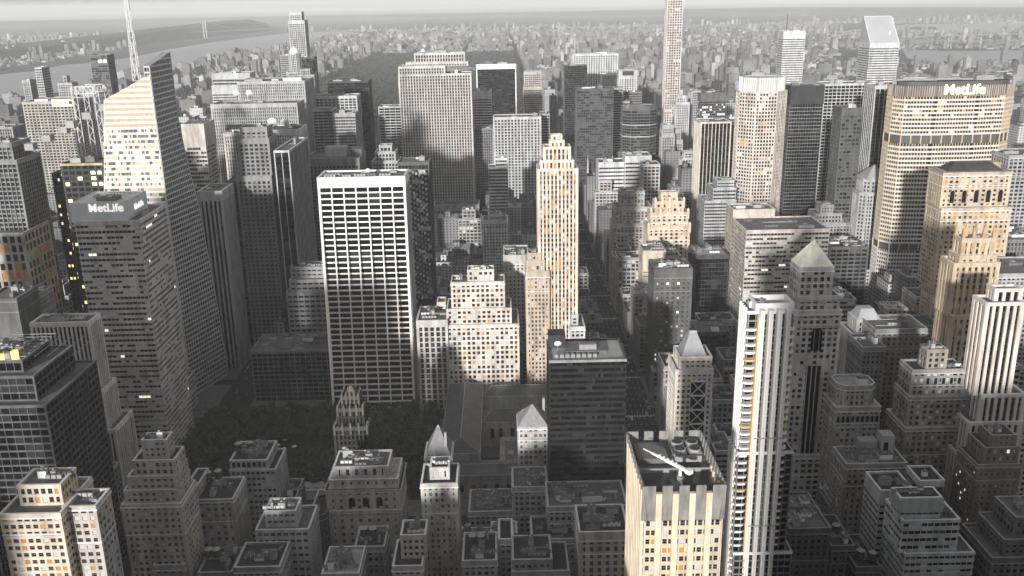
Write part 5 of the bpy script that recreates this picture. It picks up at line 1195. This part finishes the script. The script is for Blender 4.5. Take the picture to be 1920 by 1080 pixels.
NIND = 165; ind, rest = keep[:NIND], keep[NIND:]
KND = [('apartment_building', 'apartment building', 'punch', .34, 'pale'), ('office_building', 'office building', 'grid', .2, 'dark'), ('brick_building', 'brick building', 'punch', .22, 'dark brick'),
       ('loft_building', 'loft building', 'punch', .28, 'grey'), ('office_building', 'office building', 'horiz', .36, 'pale banded'), ('stone_building', 'stone building', 'punch', .42, 'pale stone')]
LABS = {}
def refer(p, me=None):
    best = None
    for lab, q, X, Y, Z in TOWERS[:NT]:
        if q is None: continue
        d = abs(q[0]-p[0])+.8*abs(q[1]-p[1])
        if 0 < q[0] < 1920 and q[1] > -50 and (best is None or d < best[0]): best = (d, lab, q)
    return best
def short(l):
    l = l.split(',')[0]
    for c_ in (' with ', ' in front ', ' behind ', ' beside ', ' between ', ' right of', ' left of', ' at ', ' carrying', ' rising', ' standing', ' beyond', ' below', ' that '): 
        if len(l.split(c_)[0].split()) >= 3: l = l.split(c_)[0]
    return ' '.join(l.split()[:5])
NT = len(TOWERS); PEND = []
for b in ind:
    k = int(b[5]*6) % 6; nm_, cat, sty, v, adj = KND[k]
    far = b[8] > 900
    tiers = [(b[0], b[2], b[4], b[1], b[3]-b[1])]
    hh = b[4]; tl = [(b[0], b[2], hh, b[1], b[3]-b[1])]
    W_ = b[2]-b[0]
    if W_ > 15 and b[5]*10 % 1 < .5: tl = [(b[0]+W_*.2, b[2]-W_*.25, hh, b[1]+6, (b[3]-b[1])-10), (b[0], b[2], hh*.86, b[1], b[3]-b[1])]
    kw = dict(bay=rf.uniform(3.4, 5), fh=rf.uniform(3.7, 4.3)) if not far else dict(bay=5, fh=4.4)
    r, T, o = building(nm_, 'x', 0, [(x0, x1, z, y, D) for x0, x1, z, y, D in tl], sty, v*rf.uniform(.7, 1.35), rf.choice([0, .05, .12]), rf.choice(['office', 'dark', 'office']), world=True,
        roof=rf.choice([ROOFD, ROOFD, ROOFM, ROOFL]), top=rf.uniform(1.6, 3), stuff=rf.randint(4, 10) if not far else 2, nband=b[8] < 700, cat=cat, group='ordinary city buildings', **kw)
    PEND.append((r, b[7], adj, cat, b))
TOWERS = TOWERS[:NT]
G2 = {}
for r, p, adj, cat, b in PEND:
    ref = refer(p); q = ref[2]; dx, dy = p[0]-q[0], p[1]-q[1]
    rel = ('left of' if dx < 0 else 'right of') if abs(dx) > abs(dy) else ('below' if dy > 0 else 'above')
    size = 'low' if b[4] < 32 else 'mid-rise' if b[4] < 60 else 'tall'
    key = f"{size} {adj} {cat if adj != 'dark brick' else 'building'} {rel} the {short(ref[1])}"
    G2.setdefault(key, []).append((p[0], r))
for key, l in G2.items():
    l.sort(key=lambda t: t[0])
    for i, (x, r) in enumerate(l):
        lab = key if len(l) == 1 else (('leftmost ' if i == 0 else 'rightmost ' if i == len(l)-1 else ['second', 'third', 'fourth', 'fifth', 'sixth', 'seventh', 'eighth', 'ninth', 'tenth', 'eleventh', 'twelfth'][min(i-1, 10)]+' from left ')+key)
        r['label'] = ' '.join(lab.split()[:16])
# everything beyond: one mass of blocks with roof huts
M = MB()
def block(x0, y0, x1, y1, h, u):
    m = CM[int(u*97) % 6]; M.prism(rect(x0, y0, x1, y1), 0, h, m, [ROOFD, ROOFM, ROOFM, ROOFL][int(u*53) % 4], False)
    if h > 14:
        w_, d_ = x1-x0, y1-y0; a = .2+.3*((u*31) % 1); M.prism(rect(x0+w_*a, y0+d_*.3, x0+w_*(a+.3), y0+d_*.75), h, h+3+4*((u*17) % 1), m, ROOFM, False)
for b in rest: block(*b[:6])
for i in range(17000):                   # land beyond the rivers and to the north
    t = rf.random(); y = 1500+10500*t**.8; x = rf.uniform(-1, 1)*(y*.62+400)
    x = round(x/95)*95+rf.uniform(-12, 12)+(0 if rf.random() < .6 else 40); y = round(y/150)*150+rf.choice((0, 45, 45, 90))+rf.uniform(-4, 4)
    if -1720 < x < 1250 and y < 9300: continue
    p = PR(x, y, 0)
    if not p or p[1] < 34 or p[0] < -30 or p[0] > 1950: continue
    def inw(px, py):
        if px < 700 and 60+max(0, (400-px))*.18 < py < 78+(700-px)*.17: return True
        return px > 1570 and 44 < py < 118 and not (62 < py < 74 or 82 < py < 94)
    if inw(*p): continue
    h = rf.uniform(7, 18) if rf.random() < .9 else rf.uniform(30, 75)
    s_ = rf.uniform(12, 36); block(x, y, x+s_, y+s_*rf.uniform(.5, 1.2), h, rf.random())
o = M.build('distant_city_blocks'); struct(o, 'stuff')
SH = MB()
for k, (x0, y0, x1, y1, h) in enumerate(CASTERS):
    B('office_tower', ['tall stone tower under the viewpoint, out of the picture', 'unseen tower added outside the picture to cast shade'][min(k, 1)], 0, [(x0, x1, h, y0, y1-y0)], 'vert', .4, 0, 'dark', world=True, nband=False, stuff=0, bay=6, group=None if k == 0 else 'unseen towers added to cast shade')

M = MB(); M.box(-5, -15, 288, 5, 12, 380, wall_mat(g3(.4))); M.cyl(0, 0, 380, 415, 6, 5, METAL, 12); M.cyl(0, 0, 415, 443, 1.2, .5, METAL, 8)  # top of the viewpoint tower, slimmed to keep its cast shadow narrow
M.build('upper_shaft', [o for o in C.objects if o.get('label') == 'tall stone tower under the viewpoint, out of the picture'][0])
# ------------------------------------------------------------------ water towers on the roofs
def tank_proto(dark):
    m = wall_mat((.10, .085, .07) if dark else (.55, .55, .55), .8, .4, .8); cap = wall_mat((.42, .42, .42), .7, .3, .6)
    r = thing('water_tower', 'white water tank', 'water tower', (0, 0, 0), 'round water tanks on the roofs')
    ch = []
    M = MB(); M.cyl(0, 0, 2.6, 6.6, 1.95, 1.85, m, 18)
    for z in (3, 3.9, 4.8, 5.7): M.cyl(0, 0, z, z+.12, 2.02, 2.0, STEEL, 18)
    ch.append(M.build('tank', r)); M = MB(); M.cyl(0, 0, 6.6, 7.9, 2.15, .15, cap, 18); ch.append(M.build('conical_lid', r))
    for a in range(4):
        M = MB(); x, y = 1.3*math.cos(a*PI/2+.78), 1.3*math.sin(a*PI/2+.78); M.bar((x*1.15, y*1.15, 0), (x, y, 2.5), .14, STEEL); ch.append(M.build('leg', r))
    M = MB(); M.box(-1.9, -1.9, 2.4, 1.9, 1.9, 2.6, STEEL); ch.append(M.build('platform', r))
    return r, ch
TP = [tank_proto(True)]; tu = [0, 0]
def roof_at(px, py):                    # height of the roof seen at this pixel
    x, y, z = ray(px, py); best = None
    for bb in ROOFS:
        a, b, c, d, h = bb; t = (h-CZ)/z; X, Y_ = CX+t*x, CY+t*y
        if a+.8 < X < c-.8 and b+.8 < Y_ < d-.8 and (best is None or t < best[0]): best = (t, X, Y_, h)
    return best
ROOFS = []
for o in list(C.objects):
    if o.name.split('.')[0] == 'roof' and o.parent and o.data:
        for f in o.data.polygons:
            xs = [o.data.vertices[i].co for i in f.vertices]
            if f.normal.z > .9: ROOFS.append((min(v.x for v in xs)+o.parent.location.x, min(v.y for v in xs)+o.parent.location.y, max(v.x for v in xs)+o.parent.location.x, max(v.y for v in xs)+o.parent.location.y, xs[0].z))
TS = [(393, 1050, 0, 'left of the pair at the bottom edge right of the stepped brick building'), (408, 1050, 0, 'right of the pair at the bottom edge right of the stepped brick building'),
 (391, 905, 0, 'left one of two behind the U shaped brick block'), (411, 902, 0, 'right one of two behind the U shaped brick block'), (470, 848, 0, 'on the grey block beside the dark park'), (448, 850, 0, 'leftmost on the grey block beside the dark park'),
 (470, 1068, 0, 'on the dark flat roofed building at the bottom left edge'), (683, 1010, 0, 'left one of the twin tanks, bottom centre'), (700, 1010, 0, 'right one of the twin tanks, bottom centre'),
 (886, 1024, 0, 'left of two on the loft right of the twin winged block'), (902, 1024, 0, 'right of two on the loft right of the twin winged block'),
 (1566, 1004, 0, 'left one above the dark lofts by the modern concrete block'), (1530, 1020, 0, 'nearest the white ribbed apartment tower'), (1612, 1052, 0, 'left white lidded one at the bottom right'), (1634, 1056, 0, 'right white lidded one at the bottom right'),
 (770, 1040, 0, 'on the white fronted loft, bottom centre'), (530, 960, 0, 'on the banded block left of the grand arched building')]
for px, py, k, lab in TS:
    b_ = roof_at(px, py)
    if not b_: print('tank misses', px, py); continue
    t, X, Y_, h = b_; r0, ch = TP[k]
    if tu[k]:
        r = r0.copy(); C.objects.link(r)
        for q in ch: c = q.copy(); c.parent = r; C.objects.link(c)
    else: r = r0; tu[k] = 1
    r.location = (X, Y_, h); r.rotation_euler.z = rf.random(); r['label'] = ('white' if k else 'dark')+' tank, '+lab
n_ = 0; WT = {}
for (a, b, c, d, h) in sorted(ROOFS, key=lambda q: (q[0]*7.3+q[1]) % 1):      # plus one on every third ordinary roof nearby
    if 15 < h < 75 and 440 < b < 900 and c-a > 9 and n_ < 26:
        X, Y_ = a+3.4, d-3.6; p = PR(X, Y_, h+6)
        if not p or not (0 < p[0] < 1920 and 480 < p[1] < 1080): continue
        r0, ch = TP[0]; r = r0.copy(); C.objects.link(r)
        for q in ch: cc = q.copy(); cc.parent = r; C.objects.link(cc)
        r.location = (X, Y_, h); s_ = rf.uniform(.75, 1); r.scale = (s_, s_, s_); ref = refer(p); q = ref[2]
        WT.setdefault('dark water tank on a roof '+('left of' if p[0] < q[0] else 'right of')+' the '+short(ref[1]), []).append((p[0], r)); n_ += 1

for key, l in WT.items():
    l.sort(key=lambda t: t[0])
    for i, (x, r) in enumerate(l): r['label'] = key if len(l) == 1 else ['first ', 'second ', 'third ', 'fourth ', 'fifth ', 'sixth ', 'seventh ', 'eighth '][i % 8]+key
# ------------------------------------------------------------------ traffic on the avenue
def car_parts(col, L_=4.6, H=1.45, bus=False):
    m = wall_mat(col, .35, .1); r = thing('bus' if bus else 'car', 'x', 'bus' if bus else 'car', (0, 0, 0)); ch = []
    M = MB(); W_ = 2.5 if bus else 1.8
    if bus: M.box(-W_/2, -L_/2, .35, W_/2, L_/2, H, m); M.box(-W_/2+.3, -L_/2+2, H, W_/2-.3, -L_/2+5, H+.3, METAL)
    else:
        M.box(-W_/2, -L_/2, .3, W_/2, L_/2, .85, m)
        M.v += [(-.82, -1.5, .85), (.82, -1.5, .85), (.82, 1.2, .85), (-.82, 1.2, .85), (-.66, -1.0, H), (.66, -1.0, H), (.66, .5, H), (-.66, .5, H)]; k = len(M.v)-8
        M.f += [(k+4, k+5, k+6, k+7)]; M.m += [M.mi(m)]
    ch.append(M.build('body', r)); M2 = MB()
    if bus: M2.box(-W_/2-.02, -L_/2+.4, 1.5, W_/2+.02, L_/2-.4, 2.4, DK); M2.box(-W_/2+.15, -L_/2-.02, 1.4, W_/2-.15, L_/2+.02, 2.5, DK)
    else:
        P = M.v[-8:]
        for q in ((0, 1, 5, 4), (1, 2, 6, 5), (2, 3, 7, 6), (3, 0, 4, 7)): M2.quad([P[i] for i in q], DK)
    ch.append(M2.build('windows' if bus else 'windscreen', r)); 
    for x in (-W_/2, W_/2):
        for y in (-L_*.32, L_*.32):
            w3 = MB(); w3.bar((x-.12, y, .34), (x+.12, y, .34), .36, BK, 10); ch.append(w3.build('wheel', r))
    return r, ch
CARS = [(car_parts((.7, .7, .7)), 'white'), (car_parts((.03, .03, .03)), 'black'), (car_parts((.3, .3, .32)), 'grey'), (car_parts((.5, .38, .08)), 'yellow')]
BUS = car_parts((.75, .75, .76), 12, 3.1, True)
cu = {}
def put(proto, key, x, y, lab, grp):
    r0, ch = proto
    if key in cu:
        r = r0.copy(); C.objects.link(r)
        for q in ch: c = q.copy(); c.parent = r; C.objects.link(c)
    else: r = r0; cu[key] = 1
    r.location = (x, y, .02); r['label'] = lab; r['group'] = grp
for k in range(96):
    y = 600+k*11.5+rf.uniform(-3, 3); x = rf.choice((66.6, 70.5, 75, 79.4, 84, 87.6))
    c = rf.randrange(4) if rf.random() < .7 else 0
    seg = 'near its lower end' if y < 850 else 'half way up it' if y < 1200 else 'towards its far end'
    put(CARS[c][0], c, x, y, f'{CARS[c][1]} car on the dark avenue right of the art deco tower, {seg}', 'cars on the avenue')
for (px, py) in ((1091, 548), (1101, 565), (1106, 588), (1114, 618), (1122, 626), (1111, 578)):
    x, y = G(px, py, 1); y = max(640, y)
    put(BUS, 'bus', min(max(x, 67), 86), y, 'white bus in the traffic on the avenue beside the art deco tower', 'white buses on the avenue')
for k in range(26):
    y = 690+k*9+rf.uniform(-2, 2); x = rf.choice((-272, -267, -262, -257, -252)); c = rf.randrange(4)
    put(CARS[c][0], c, x, y, f'{CARS[c][1]} car on the avenue left of the park, below the crystal tower', 'cars on the left avenue')

# ------------------------------------------------------------------ haze
M = MB(); M.box(-41000, -1400, -6, 41000, 51000, 480, ASPH); hz = M.build('haze'); hz['kind'] = 'stuff'
hm = bpy.data.materials.new('haze'); hm.use_nodes = True; n = hm.node_tree; n.nodes.clear()
pv = n.nodes.new('ShaderNodeVolumePrincipled'); pv.inputs['Color'].default_value = (.93, .95, .98, 1); pv.inputs['Density'].default_value = .48e-4; pv.inputs['Anisotropy'].default_value = -.1
oo = n.nodes.new('ShaderNodeOutputMaterial'); n.links.new(pv.outputs[0], oo.inputs['Volume']); hz.data.materials.clear(); hz.data.materials.append(hm)

for o in C.objects:
    if o.parent is None and len(str(o.get('label', '')).split()) > 16: print('LONG', o['label'])
